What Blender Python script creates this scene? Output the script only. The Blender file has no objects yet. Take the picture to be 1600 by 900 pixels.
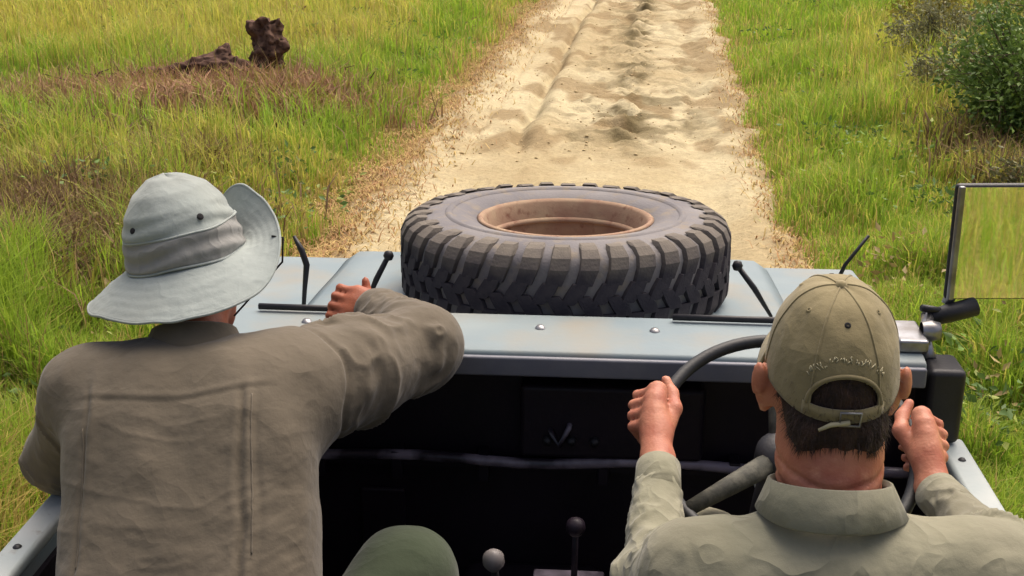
import bpy, math, random
import numpy as np
from mathutils import Vector, Matrix, Euler
R = math.radians
rng = np.random.default_rng(11)
random.seed(11)
sc = bpy.context.scene

# ------------------------------------------------------------------ camera
CAM = (0.0, 0.0, 2.35)
cd = bpy.data.cameras.new('camera'); cam = bpy.data.objects.new('camera', cd)
sc.collection.objects.link(cam); sc.camera = cam
cam.location = CAM
cam.rotation_euler = (R(90 - 19.3), 0, R(4.3))
cd.sensor_width = 36.0; cd.lens = 42.75; cd.clip_start = 0.05; cd.clip_end = 3000

# ------------------------------------------------------------------ sky, sun, exposure
SUN_EL, SUN_AZ = 62.0, 25.0          # azimuth clockwise from +Y (towards +X)
w = bpy.data.worlds.new('World'); sc.world = w; w.use_nodes = True
nt = w.node_tree; bg = nt.nodes['Background']
sky = nt.nodes.new('ShaderNodeTexSky'); sky.sky_type = 'NISHITA'; sky.sun_disc = False
sky.sun_elevation = R(SUN_EL); sky.sun_rotation = R(SUN_AZ)
sky.air_density = 0.6; sky.dust_density = 9.0; sky.ozone_density = 0.0
nt.links.new(sky.outputs[0], bg.inputs[0]); bg.inputs[1].default_value = 0.14
sl = bpy.data.lights.new('sun', 'SUN'); sun = bpy.data.objects.new('sun', sl)
sc.collection.objects.link(sun)
sl.energy = 1.3; sl.angle = R(65); sl.color = (1.0, 0.95, 0.86)
sun.rotation_euler = (R(90 - SUN_EL), 0, R(180 - SUN_AZ)); sun.location = (3, 4, 20)
sc.view_settings.view_transform = 'Standard'; sc.view_settings.look = 'None'
sc.view_settings.exposure = 0.7; sc.view_settings.gamma = 1.0
sc.view_settings.use_curve_mapping = False
sc.render.filter_size = 2.5

# ------------------------------------------------------------------ small tools
def S(r, g, b):
    def f(c):
        c /= 255.0
        return c / 12.92 if c <= 0.04045 else ((c + 0.055) / 1.055) ** 2.4
    return (f(r), f(g), f(b), 1.0)

def N3(v):
    v = np.asarray(v, float); return v / np.linalg.norm(v)

def hash3(i, j, k, seed=0):
    n = (i.astype(np.int64) * 374761393 + j.astype(np.int64) * 668265263 + k.astype(np.int64) * 2147483647 + seed * 1274126177) & 0xffffffff
    n = ((n ^ (n >> 13)) * 1274126177) & 0xffffffff
    return ((n ^ (n >> 16)) & 0xffff) / 65535.0

def vnoise(p, seed=0):
    """value noise, p (N,3) -> (N,) in 0..1"""
    p = np.asarray(p, float); i = np.floor(p).astype(np.int64); f = p - i; f = f * f * (3 - 2 * f)
    out = 0
    for a in (0, 1):
        for b in (0, 1):
            for c in (0, 1):
                wgt = (f[:, 0] if a else 1 - f[:, 0]) * (f[:, 1] if b else 1 - f[:, 1]) * (f[:, 2] if c else 1 - f[:, 2])
                out = out + wgt * hash3(i[:, 0] + a, i[:, 1] + b, i[:, 2] + c, seed)
    return out

def fbm(p, seed=0, o=4):
    s, a, t = 0, 1.0, 0
    p = np.asarray(p, float)
    for q in range(o):
        s = s + a * vnoise(p * 2 ** q, seed + q); t += a; a *= 0.5
    return s / t

def n2(x, y, sc_=1.0, seed=0, o=4):
    x = np.asarray(x, float); y = np.asarray(y, float)
    return fbm(np.stack([x.ravel() * sc_, y.ravel() * sc_, np.zeros(x.size)], 1), seed, o).reshape(x.shape)

def sstep(a, b, x):
    t = np.clip((x - a) / (b - a), 0, 1); return t * t * (3 - 2 * t)

def gauss(x, s):
    return np.exp(-(x / s) ** 2)

# ------------------------------------------------------------------ materials
def mat(name, col, rough=0.6, metal=0.0, col2=None, nscale=8.0, detail=4.0, bump=0.0, bscale=60.0, spec=0.5, split=(0.4, 0.65), col3=None, n3=40.0, split3=(0.55, 0.75), coords='Object'):
    m = bpy.data.materials.new(name); m.use_nodes = True
    t = m.node_tree; b = t.nodes['Principled BSDF']
    b.inputs['Roughness'].default_value = rough; b.inputs['Metallic'].default_value = metal
    b.inputs['Specular IOR Level'].default_value = spec
    tc = t.nodes.new('ShaderNodeTexCoord')
    def noise(s, d=4.0):
        n = t.nodes.new('ShaderNodeTexNoise'); n.inputs['Scale'].default_value = s; n.inputs['Detail'].default_value = d
        t.links.new(tc.outputs[coords], n.inputs['Vector']); return n
    def mix(fac, a, bb, sp):
        r = t.nodes.new('ShaderNodeMapRange'); r.inputs[1].default_value = sp[0]; r.inputs[2].default_value = sp[1]
        t.links.new(fac, r.inputs[0])
        x = t.nodes.new('ShaderNodeMix'); x.data_type = 'RGBA'
        t.links.new(r.outputs[0], x.inputs[0])
        for v, s in ((a, 6), (bb, 7)):
            if isinstance(v, tuple): x.inputs[s].default_value = v
            else: t.links.new(v, x.inputs[s])
        return x.outputs[2]
    if col2 is None:
        b.inputs['Base Color'].default_value = col
    else:
        c = mix(noise(nscale, detail).outputs[0], col, col2, split)
        if col3 is not None:
            c = mix(noise(n3, 6).outputs[0], c, col3, split3)
        t.links.new(c, b.inputs['Base Color'])
    if bump > 0:
        bp = t.nodes.new('ShaderNodeBump'); bp.inputs['Strength'].default_value = bump; bp.inputs['Distance'].default_value = 0.004
        t.links.new(noise(bscale, 5).outputs[0], bp.inputs['Height']); t.links.new(bp.outputs[0], b.inputs['Normal'])
    return m

def leafmat(name, transl=0.35, rough=0.55):
    m = bpy.data.materials.new(name); m.use_nodes = True; t = m.node_tree
    b = t.nodes['Principled BSDF']; b.inputs['Roughness'].default_value = rough; b.inputs['Specular IOR Level'].default_value = 0.25
    a = t.nodes.new('ShaderNodeAttribute'); a.attribute_name = 'Col'
    t.links.new(a.outputs['Color'], b.inputs['Base Color'])
    tr = t.nodes.new('ShaderNodeBsdfTranslucent'); t.links.new(a.outputs['Color'], tr.inputs['Color'])
    mx = t.nodes.new('ShaderNodeMixShader'); mx.inputs[0].default_value = transl
    t.links.new(b.outputs[0], mx.inputs[1]); t.links.new(tr.outputs[0], mx.inputs[2])
    t.links.new(mx.outputs[0], t.nodes['Material Output'].inputs['Surface'])
    return m

def cloth(name, col, col2, dirt, wr=0.5, wscale=16.0, nscale=6.0):
    m = mat(name, col, 0.95, 0, col2, nscale, 7, 0.0, 400, 0.1, (0.3, 0.72), dirt, 3.2, (0.52, 0.8))
    t = m.node_tree; b = t.nodes['Principled BSDF']; b.inputs['Sheen Weight'].default_value = 0.15
    tc = t.nodes.new('ShaderNodeTexCoord')
    def noise(sc_, det, dist=0.0):
        n = t.nodes.new('ShaderNodeTexNoise'); n.inputs['Scale'].default_value = sc_; n.inputs['Detail'].default_value = det; n.inputs['Distortion'].default_value = dist
        t.links.new(tc.outputs['Object'], n.inputs['Vector']); return n.outputs[0]
    def math_(op, a, v=None):
        n = t.nodes.new('ShaderNodeMath'); n.operation = op; t.links.new(a, n.inputs[0])
        if v is not None: n.inputs[1].default_value = v
        return n.outputs[0]
    def bump(h, st, dist, prev=None):
        bp = t.nodes.new('ShaderNodeBump'); bp.inputs['Strength'].default_value = st; bp.inputs['Distance'].default_value = dist
        t.links.new(h, bp.inputs['Height'])
        if prev is not None: t.links.new(prev, bp.inputs['Normal'])
        return bp.outputs[0]
    r = math_('POWER', math_('SUBTRACT', math_('MULTIPLY', math_('ABSOLUTE', math_('SUBTRACT', noise(wscale * 0.6, 1.5, 0.5), 0.5)), -3.0), -1.0), 3.0)
    n1 = bump(r, wr * 0.42, 0.010)
    n2_ = bump(noise(55, 7), 0.55, 0.0035, n1)
    n3 = bump(noise(700, 2), 0.25, 0.001, n2_)
    t.links.new(n3, b.inputs['Normal'])
    return m

M = {}
M['paint'] = mat('pale_grey_green_paint', S(106, 121, 127), 0.6, 0, S(124, 135, 136), 3.0, 6, 0.08, 90, 0.4, (0.35, 0.7), S(128, 126, 116), 5.0, (0.47, 0.72))
M['rail'] = mat('worn_rail_paint', S(150, 158, 156), 0.45, 0, S(170, 172, 166), 9.0, 6, 0.1, 90, 0.4, (0.35, 0.7), S(120, 112, 98), 40.0, (0.62, 0.8))
M['lip'] = mat('grey_lip_paint', S(92, 94, 104), 0.5, 0, S(106, 106, 112), 9.0, 5, 0.1, 90)
M['black'] = mat('black_interior_paint', S(20, 13, 22), 0.5, 0, S(27, 18, 28), 6.0, 5, 0.15, 120, 0.3)
M['floor'] = mat('rubber_floor_mat', S(18, 14, 18), 0.8, 0, S(30, 26, 26), 10.0, 5, 0.3, 150, 0.2)
M['plastic'] = mat('black_plastic', S(26, 25, 28), 0.5, 0, S(36, 34, 36), 14.0, 5, 0.15, 150, 0.4)
M['shelfbar'] = mat('worn_shelf_edge', S(128, 118, 128), 0.35, 0, S(40, 34, 42), 9.0, 5, 0.15, 100, 0.5, (0.42, 0.6))
M['steel'] = mat('dull_steel', S(150, 150, 152), 0.35, 0.8, S(120, 116, 112), 20.0, 5, 0.1, 120)
M['knob'] = mat('ivory_knob', S(112, 106, 104), 0.5, 0, S(92, 88, 86), 20, 4)
M['spoke'] = mat('dusty_spoke', S(62, 62, 56), 0.7, 0, S(92, 90, 80), 40, 6, 0.3, 150, 0.2)
M['wheelrim'] = mat('steering_rim_black', S(24, 25, 26), 0.55, 0, S(34, 35, 35), 30, 4, 0.1, 150)
M['rubber'] = mat('dusty_tyre_rubber', S(104, 101, 103), 0.9, 0, S(128, 124, 122), 5.0, 8, 0.3, 140, 0.2, (0.35, 0.7), S(134, 122, 104), 26.0, (0.52, 0.8))
M['lug'] = mat('tread_rubber', S(54, 51, 57), 0.9, 0, S(80, 75, 76), 11.0, 8, 0.4, 160, 0.2, (0.4, 0.7))
def dust_on_lug():                                                   # dust has settled on the upper ends of the tread blocks
    t = M['lug'].node_tree; b = t.nodes['Principled BSDF']; old = b.inputs['Base Color'].links[0].from_socket
    tc = t.nodes.new('ShaderNodeTexCoord'); sp = t.nodes.new('ShaderNodeSeparateXYZ'); t.links.new(tc.outputs['Object'], sp.inputs[0])
    oi = t.nodes.new('ShaderNodeObjectInfo')
    n = t.nodes.new('ShaderNodeTexNoise'); n.inputs['Scale'].default_value = 24; n.inputs['Detail'].default_value = 6; n.noise_dimensions = '4D'; t.links.new(tc.outputs['Object'], n.inputs['Vector'])
    w_ = t.nodes.new('ShaderNodeMath'); w_.operation = 'MULTIPLY'; w_.inputs[1].default_value = 40; t.links.new(oi.outputs['Random'], w_.inputs[0]); t.links.new(w_.outputs[0], n.inputs['W'])
    a = t.nodes.new('ShaderNodeMath'); a.operation = 'MULTIPLY_ADD'; a.inputs[1].default_value = 0.10; t.links.new(n.outputs[0], a.inputs[0]); t.links.new(sp.outputs[2], a.inputs[2])
    r = t.nodes.new('ShaderNodeMapRange'); r.inputs[1].default_value = 0.09; r.inputs[2].default_value = 0.17; r.inputs[4].default_value = 0.42; t.links.new(a.outputs[0], r.inputs[0])
    x = t.nodes.new('ShaderNodeMix'); x.data_type = 'RGBA'; x.inputs[7].default_value = S(150, 140, 122); t.links.new(r.outputs[0], x.inputs[0]); t.links.new(old, x.inputs[6]); t.links.new(x.outputs[2], b.inputs['Base Color'])
dust_on_lug()
M['rust'] = mat('rusty_rim', S(142, 112, 92), 0.85, 0.0, S(158, 136, 110), 14.0, 6, 0.2, 120, 0.3, (0.35, 0.7), S(116, 80, 64), 40.0, (0.55, 0.75))
M['seat'] = mat('olive_canvas_seat', S(58, 62, 48), 0.9, 0, S(70, 72, 58), 10, 5, 0.3, 200, 0.2)
M['shirt_a'] = cloth('taupe_cotton', S(93, 85, 72), S(105, 96, 82), S(78, 71, 60), 0.35, 15.0)
M['shirt_b'] = cloth('pale_olive_cotton', S(124, 122, 102), S(140, 136, 116), S(106, 102, 86), 0.9, 22.0)
M['trouser'] = cloth('olive_trouser_cotton', S(58, 66, 50), S(66, 74, 57), S(50, 54, 42), 0.4, 14.0)
M['hat'] = cloth('pale_grey_hat_cotton', S(152, 159, 154), S(140, 147, 143), S(128, 131, 124), 0.25, 24.0, 9.0)
M['hatband'] = cloth('grey_vent_band', S(130, 130, 126), S(140, 139, 135), S(112, 110, 106), 0.6, 30.0)
M['cap'] = cloth('khaki_cap_cotton', S(126, 115, 85), S(138, 127, 96), S(108, 97, 71), 0.25, 26.0)
M['thread'] = mat('cream_thread', S(168, 160, 130), 0.9)
M['skin_a'] = mat('tanned_skin', S(160, 92, 64), 0.55, 0, S(134, 74, 52), 26.0, 6, 0.2, 240, 0.35, (0.35, 0.7))
M['skin_b'] = mat('sunburnt_skin', S(184, 124, 96), 0.5, 0, S(162, 94, 72), 22.0, 6, 0.2, 240, 0.35, (0.35, 0.7), S(196, 138, 110), 50.0, (0.6, 0.85))
M['hair'] = mat('dark_brown_hair', S(40, 28, 24), 0.7, 0, S(62, 44, 36), 60.0, 6, 0.6, 260, 0.3)
M['blackcloth'] = mat('black_cloth', S(24, 22, 24), 0.9)
M['bark'] = mat('dark_dead_wood', S(78, 58, 50), 0.95, 0, S(112, 88, 74), 9.0, 8, 0.6, 50, 0.1, (0.35, 0.7), S(48, 36, 32), 22.0, (0.5, 0.7))
M['mound'] = mat('red_brown_earth', S(150, 118, 90), 0.95, 0, S(170, 142, 108), 5.0, 8, 0.6, 40, 0.1, (0.35, 0.7), S(118, 88, 68), 12.0, (0.5, 0.7))
M['stem'] = mat('shrub_stem', S(92, 78, 58), 0.9, 0, S(70, 60, 46), 20, 5)
M['pebble'] = mat('sand_clod', S(186, 164, 122), 0.95, 0, S(168, 144, 104), 6.0, 5, 0.3, 60)
M['grass'] = leafmat('grass_blade', 0.45)
M['leaf'] = leafmat('shrub_leaf', 0.25)
M['dry'] = leafmat('dry_blade', 0.2, 0.8)
mm = bpy.data.materials.new('mirror_glass'); mm.use_nodes = True
b = mm.node_tree.nodes['Principled BSDF']; b.inputs['Base Color'].default_value = (0.86, 0.88, 0.87, 1); b.inputs['Metallic'].default_value = 1.0; b.inputs['Roughness'].default_value = 0.02
M['mirror'] = mm
for q in ('skin_a', 'skin_b'):
    b = M[q].node_tree.nodes['Principled BSDF']; b.inputs['Subsurface Weight'].default_value = 0.12; b.inputs['Subsurface Radius'].default_value = (0.01, 0.004, 0.002); b.inputs['Subsurface Scale'].default_value = 0.6
gm = bpy.data.materials.new('dial_glass'); gm.use_nodes = True
b = gm.node_tree.nodes['Principled BSDF']; b.inputs['Base Color'].default_value = S(70, 74, 78); b.inputs['Roughness'].default_value = 0.2
M['dial'] = gm

# ------------------------------------------------------------------ objects
def tag(o, label=None, cat=None, group=None, kind=None):
    if label: o['label'] = label
    if cat: o['category'] = cat
    if group: o['group'] = group
    if kind: o['kind'] = kind
    return o

def origin(o):
    p = Vector((0, 0, 0))
    while o is not None:
        p = p + o.location; o = o.parent
    return p

def raw(name, v, f, material, parent=None, loc=None, smooth=True):
    """mesh object; v in WORLD coordinates (un-rotated chains)"""
    me = bpy.data.meshes.new(name)
    o = bpy.data.objects.new(name, me); sc.collection.objects.link(o)
    if parent is not None: o.parent = parent
    if loc is not None: o.location = Vector(loc) - (origin(parent) if parent else Vector((0, 0, 0)))
    off = np.array(origin(o))
    v = np.asarray(v, float) - off
    if isinstance(f, np.ndarray):
        nf, k = f.shape
        me.vertices.add(len(v)); me.vertices.foreach_set('co', v.astype(np.float32).ravel())
        me.loops.add(nf * k); me.loops.foreach_set('vertex_index', f.astype(np.int32).ravel())
        me.polygons.add(nf); me.polygons.foreach_set('loop_start', np.arange(0, nf * k, k, dtype=np.int32))
        me.update(calc_edges=True)
    else:
        me.from_pydata([tuple(p) for p in v], [], f)
    if smooth:
        me.polygons.foreach_set('use_smooth', np.ones(len(me.polygons), dtype=bool))
    if isinstance(material, (list, tuple)):
        for q in material: me.materials.append(q)
    else:
        me.materials.append(material)
    return o

def empty(name, loc):
    o = bpy.data.objects.new(name, None); sc.collection.objects.link(o); o.location = loc
    o.empty_display_size = 0.1; return o

class MB:
    def __init__(s): s.v = []; s.f = []
    def add(s, v, f):
        n = len(s.v); s.v += [tuple(map(float, p)) for p in v]; s.f += [tuple(i + n for i in q) for q in f]; return s
    def box(s, lo, hi, rot=None, c=None):
        x0, y0, z0 = lo; x1, y1, z1 = hi
        v = [(x0, y0, z0), (x1, y0, z0), (x1, y1, z0), (x0, y1, z0), (x0, y0, z1), (x1, y0, z1), (x1, y1, z1), (x0, y1, z1)]
        if rot is not None:
            c = Vector(c) if c is not None else Vector(((x0 + x1) / 2, (y0 + y1) / 2, (z0 + z1) / 2))
            mtx = Euler(rot).to_matrix(); v = [mtx @ (Vector(p) - c) + c for p in v]
        return s.add(v, [(0, 3, 2, 1), (4, 5, 6, 7), (0, 1, 5, 4), (1, 2, 6, 5), (2, 3, 7, 6), (3, 0, 4, 7)])
    def prism_x(s, prof, x0, x1):
        """prof: list of (y,z) counter-clockwise seen from +x"""
        n = len(prof)
        v = [(x0, y, z) for y, z in prof] + [(x1, y, z) for y, z in prof]
        f = [tuple(range(n - 1, -1, -1)), tuple(range(n, 2 * n))] + [(i, (i + 1) % n, n + (i + 1) % n, n + i) for i in range(n)]
        return s.add(v, f)
    def tube(s, pts, rad, n=10, closed=False, cap=True):
        pts = [np.asarray(p, float) for p in pts]; m = len(pts)
        if np.isscalar(rad): rad = [rad] * m
        v = []; prev = None
        for i in range(m):
            a = pts[(i - 1) % m] if (closed or i > 0) else pts[i]
            b_ = pts[(i + 1) % m] if (closed or i < m - 1) else pts[i]
            t = N3(b_ - a)
            if prev is None:
                up = np.array([0, 0, 1.0]) if abs(t[2]) < 0.9 else np.array([1.0, 0, 0])
                x = N3(np.cross(up, t))
            else:
                x = N3(prev - t * (prev @ t))
            prev = x; y = np.cross(t, x)
            for k in range(n):
                an = 2 * math.pi * k / n
                v.append(pts[i] + rad[i] * (math.cos(an) * x + math.sin(an) * y))
        f = []
        for i in range(m if closed else m - 1):
            for k in range(n):
                f.append((i * n + k, i * n + (k + 1) % n, ((i + 1) % m) * n + (k + 1) % n, ((i + 1) % m) * n + k))
        if cap and not closed:
            f.append(tuple(range(n - 1, -1, -1))); f.append(tuple((m - 1) * n + k for k in range(n)))
        return s.add(v, f)
    def lathe(s, prof, c, axis=(0, 0, 1), n=48, closed=False):
        """prof: (r,h) list around axis through c"""
        ax = N3(axis); up = np.array([1.0, 0, 0]) if abs(ax[0]) < 0.9 else np.array([0, 1.0, 0])
        x = N3(np.cross(up, ax)); y = np.cross(ax, x); c = np.asarray(c, float); m = len(prof)
        v = []
        for r_, h_ in prof:
            for k in range(n):
                an = 2 * math.pi * k / n
                v.append(c + ax * h_ + r_ * (math.cos(an) * x + math.sin(an) * y))
        f = []
        for i in range(m if closed else m - 1):
            for k in range(n):
                f.append((i * n + k, i * n + (k + 1) % n, ((i + 1) % m) * n + (k + 1) % n, ((i + 1) % m) * n + k))
        return s.add(v, f)
    def build(s, name, material, parent=None, loc=None, smooth=False, bevel=0.0, seg=2):
        o = raw(name, s.v, s.f, material, parent, loc, smooth)
        if bevel > 0:
            bm = o.modifiers.new('bevel', 'BEVEL'); bm.width = bevel; bm.segments = seg; bm.limit_method = 'ANGLE'; bm.angle_limit = R(35)
            o.data.polygons.foreach_set('use_smooth', np.ones(len(o.data.polygons), dtype=bool))
            wn = o.modifiers.new('wn', 'WEIGHTED_NORMAL'); wn.keep_sharp = True
        return o

# ------------------------------------------------------------------ ground and road
def road_x(y): return -0.27 + (y - 7.5) * 0.0406

def base_h(x, y):
    u = x - road_x(y)
    h = (n2(x, y, 0.35, 3, 3) - 0.5) * 0.35 * sstep(1.6, 4.5, np.abs(u))
    h = h + (n2(x, y, 2.2, 5, 3) - 0.5) * 0.10 * sstep(1.2, 2.2, np.abs(u))
    return h + 0.10 * sstep(1.7, 3.0, np.abs(u))

def grid_mesh(name, xs, ys, hfun, material):
    X, Y = np.meshgrid(xs, ys, indexing='ij')
    Z = hfun(X, Y)
    v = np.stack([X.ravel(), Y.ravel(), Z.ravel()], 1)
    i = np.arange(len(xs) - 1)[:, None] * len(ys) + np.arange(len(ys) - 1)[None, :]
    i = i.ravel(); f = np.stack([i, i + len(ys), i + len(ys) + 1, i + 1], 1)
    return raw(name, v, f, material)

def soil_material():
    m = bpy.data.materials.new('soil_and_thatch'); m.use_nodes = True; t = m.node_tree; b = t.nodes['Principled BSDF']
    b.inputs['Roughness'].default_value = 0.95; b.inputs['Specular IOR Level'].default_value = 0.1
    tc = t.nodes.new('ShaderNodeTexCoord')
    def noise(s, d=6): 
        n = t.nodes.new('ShaderNodeTexNoise'); n.inputs['Scale'].default_value = s; n.inputs['Detail'].default_value = d
        t.links.new(tc.outputs['Object'], n.inputs['Vector']); return n.outputs[0]
    def ramp(fac, st):
        r = t.nodes.new('ShaderNodeValToRGB'); e = r.color_ramp.elements
        e[0].position, e[0].color = st[0]; e[1].position, e[1].color = st[-1]
        for p, c in st[1:-1]:
            q = e.new(p); q.color = c
        t.links.new(fac, r.inputs[0]); return r.outputs[0]
    a = ramp(noise(0.5), [(0.35, S(92, 104, 40)), (0.5, S(118, 118, 52)), (0.65, S(128, 112, 62))])
    c = ramp(noise(14), [(0.35, S(96, 80, 48)), (0.5, S(112, 112, 50)), (0.7, S(140, 128, 72))])
    x = t.nodes.new('ShaderNodeMix'); x.data_type = 'RGBA'; x.inputs[0].default_value = 0.5
    t.links.new(a, x.inputs[6]); t.links.new(c, x.inputs[7]); t.links.new(x.outputs[2], b.inputs['Base Color'])
    bp = t.nodes.new('ShaderNodeBump'); bp.inputs['Strength'].default_value = 0.6; bp.inputs['Distance'].default_value = 0.03
    t.links.new(noise(25), bp.inputs['Height']); t.links.new(bp.outputs[0], b.inputs['Normal'])
    return m

def ground_h(x, y):
    u = x - road_x(y)
    return base_h(x, y) - 0.16 * (1 - sstep(1.15, 1.75, np.abs(u)))

far = lambda a, b, n: np.geomspace(a, b, n)
xs = np.concatenate([-far(900, 26, 18), np.arange(-25, -8, 0.5), np.arange(-8, 8, 0.16), np.arange(8, 25, 0.5), far(26, 900, 18)])
ys = np.concatenate([-far(900, 21, 16), np.arange(-20, 3, 0.5), np.arange(3, 24, 0.16), np.arange(24, 60, 0.6), far(61, 1500, 20)])
tag(grid_mesh('ground', xs, ys, ground_h, soil_material()), kind='structure')

def road_h(x, y):
    u = x - road_x(y)
    far_f = sstep(9.8, 11.3, y + (n2(x, y, 1.5, 8, 2) - 0.5) * 1.2)          # churned part starts some way ahead
    h = -0.015 + (n2(x, y, 1.1, 21, 3) - 0.5) * 0.06 + (n2(x, y, 7.0, 22, 3) - 0.5) * 0.022 + (n2(x, y, 17.0, 29, 2) - 0.5) * 0.016
    wob = (n2(y * 0.4, y * 0 + 3, 1.0, 23, 2) - 0.5) * 0.16
    h = h - 0.11 * gauss(u + 0.60 + wob + (n2(x, y, 3.0, 30, 2) - 0.5) * 0.08, 0.07) * (0.5 + 0.9 * n2(x, y, 1.4, 31, 2)) * (0.15 + 0.85 * far_f)       # rut edge
    h = h + 0.05 * gauss(u + 0.40 + wob, 0.12) * far_f - 0.03 * gauss(u + 0.85 + wob, 0.2)
    h = h - 0.045 * gauss(u + 1.02 + wob, 0.05) * far_f
    cl = n2(x, y, 5.0, 25, 3)
    h = h + far_f * gauss(u - 0.36 + wob, 0.16) * (np.sin(y * 9.0 + 6 * n2(x, y, 1.2, 26, 2)) * 0.04 + (cl - 0.5) * 0.30)
    h = h + far_f * gauss(u - 0.95, 0.25) * (cl - 0.5) * 0.14 + far_f * gauss(u + 0.05, 0.25) * (cl - 0.5) * 0.14
    h = h - 0.03 * gauss(u - 1.0, 0.18)
    edge = np.abs(u) - 1.42 - (n2(x, y, 1.6, 28, 4) - 0.5) * 0.55
    return h - 0.14 * sstep(0.0, 0.45, edge) + 0.035 * gauss(edge + 0.08, 0.12)

def road_material():
    m = bpy.data.materials.new('sandy_track'); m.use_nodes = True; t = m.node_tree; b = t.nodes['Principled BSDF']
    b.inputs['Roughness'].default_value = 0.95; b.inputs['Specular IOR Level'].default_value = 0.1
    at = t.nodes.new('ShaderNodeAttribute'); at.attribute_name = 'Col'
    tc = t.nodes.new('ShaderNodeTexCoord')
    n = t.nodes.new('ShaderNodeTexNoise'); n.inputs['Scale'].default_value = 22; n.inputs['Detail'].default_value = 8; n.inputs['Roughness'].default_value = 0.7
    t.links.new(tc.outputs['Object'], n.inputs['Vector'])
    r = t.nodes.new('ShaderNodeMapRange'); r.inputs[1].default_value = 0.35; r.inputs[2].default_value = 0.7; r.inputs[3].default_value = 0.82; r.inputs[4].default_value = 1.1
    t.links.new(n.outputs[0], r.inputs[0])
    x = t.nodes.new('ShaderNodeMix'); x.data_type = 'RGBA'; x.blend_type = 'MULTIPLY'; x.inputs[0].default_value = 1
    t.links.new(at.outputs['Color'], x.inputs[6]); t.links.new(r.outputs[0], x.inputs[7]); t.links.new(x.outputs[2], b.inputs['Base Color'])
    bp = t.nodes.new('ShaderNodeBump'); bp.inputs['Strength'].default_value = 0.8; bp.inputs['Distance'].default_value = 0.025
    t.links.new(n.outputs[0], bp.inputs['Height']); t.links.new(bp.outputs[0], b.inputs['Normal'])
    return m

def road():
    us = np.arange(-2.1, 2.1, 0.035)
    vs = np.concatenate([-far(600, 11, 14), np.arange(-10, 4, 0.25), np.arange(4, 27, 0.045), np.arange(27, 60, 0.4), far(61, 1200, 18)])
    U_, V_ = np.meshgrid(us, vs, indexing='ij'); X = U_ + road_x(V_); Z = road_h(X, V_)
    v = np.stack([X.ravel(), V_.ravel(), Z.ravel()], 1)
    i = (np.arange(len(us) - 1)[:, None] * len(vs) + np.arange(len(vs) - 1)[None, :]).ravel()
    o = raw('dirt_road', v, np.stack([i, i + len(vs), i + len(vs) + 1, i + 1], 1), road_material())
    # earth colours: pale sand in the middle, browner soil and leaf litter on the verges, damp clods in the churned strip
    u = U_.ravel(); x = X.ravel(); y = V_.ravel()
    sand = np.array(S(184, 171, 137)[:3]); sand2 = np.array(S(166, 150, 115)[:3]); brown = np.array(S(140, 110, 72)[:3]); olive = np.array(S(96, 84, 56)[:3])
    a = sstep(0.35, 0.7, n2(x, y, 0.9, 41, 4))[:, None]; c = sand * (1 - a) + sand2 * a
    ve = sstep(0.0, 0.5, np.maximum(-u - 1.22, (u - 1.40)) + (n2(x, y, 2.5, 42, 4) - 0.5) * 0.7)[:, None]; c = c * (1 - ve) + brown * ve
    ff = sstep(9.8, 11.3, y)
    cl = (ff * gauss(u - 0.36, 0.24) * sstep(0.42, 0.58, n2(x, y, 3.5, 43, 4)))[:, None]; c = c * (1 - 0.95 * cl) + olive * 0.95 * cl
    cl = (ff * gauss(u - 0.4, 0.9) * (0.45 + 0.55 * gauss(y - 11.8, 1.6)) * sstep(0.48, 0.62, n2(x, y, 5.5, 44, 3)))[:, None]; c = c * (1 - 0.8 * cl) + olive * 0.8 * cl
    st_ = (sstep(8.5, 11.0, y) * sstep(0.50, 0.64, n2(x * 1.6, y * 0.7, 2.0, 45, 4)) * 0.75)[:, None]; c = c * (1 - st_) + np.array(S(132, 112, 80)[:3]) * st_
    col = np.ones((len(u), 4), np.float32); col[:, :3] = c
    at = o.data.color_attributes.new('Col', 'FLOAT_COLOR', 'POINT'); at.data.foreach_set('color', col.ravel())
    return tag(o, kind='structure')
road()

# ------------------------------------------------------------------ vehicle (heads along +Y, centre line x = VX)
VX = -0.13; HW = 0.866
veh = empty('safari_vehicle', (VX, 1.0, 0.0))
tag(veh, 'open pale grey safari vehicle with bonnet, black dashboard and mirror, carrying both people', 'vehicle')
L, Rr = VX - HW, VX + HW

def bonnet_z(y): return 1.335 - (y - 2.5) * 0.075
# wings (lower side shelves), one each
for s in (-1, 1):
    a, b_ = (L, VX - 0.60) if s < 0 else (VX + 0.60, Rr)
    prof = [(2.50, 0.78), (2.62, 0.78), (2.70, 1.0), (2.95, 1.08), (3.25, 1.0), (3.36, 0.78), (3.44, 0.78), (3.44, bonnet_z(3.44) - 0.045), (3.40, bonnet_z(3.40) - 0.03), (2.50, bonnet_z(2.5) - 0.03)]
    MB().prism_x(prof, a, b_).build('wing', M['paint'], veh, bevel=0.012)
# bonnet panel with raised centre
m = MB(); nx, ny = 30, 30; v = []
for i in range(nx + 1):
    for j in range(ny + 1):
        x = VX - 0.615 + 1.23 * i / nx; y = 2.505 + 0.93 * j / ny
        ux = abs(x - VX); z = bonnet_z(y) + 0.022 * float(sstep(0.46, 0.36, ux)) - 0.03 * max(0, (ux - 0.56) / 0.055) ** 2 - 0.05 * max(0, (y - 3.37) / 0.065) ** 2
        z += 0.004 * (float(vnoise(np.array([[x * 5, y * 5, 0.3]]), 211)[0]) - 0.5)
        v.append((x, y, z))
f = [(i * (ny + 1) + j, (i + 1) * (ny + 1) + j, (i + 1) * (ny + 1) + j + 1, i * (ny + 1) + j + 1) for i in range(nx) for j in range(ny)]
bo = raw('bonnet', v, f, M['paint'], veh); sm = bo.modifiers.new('th', 'SOLIDIFY'); sm.thickness = 0.02; sm.offset = -1
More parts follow.
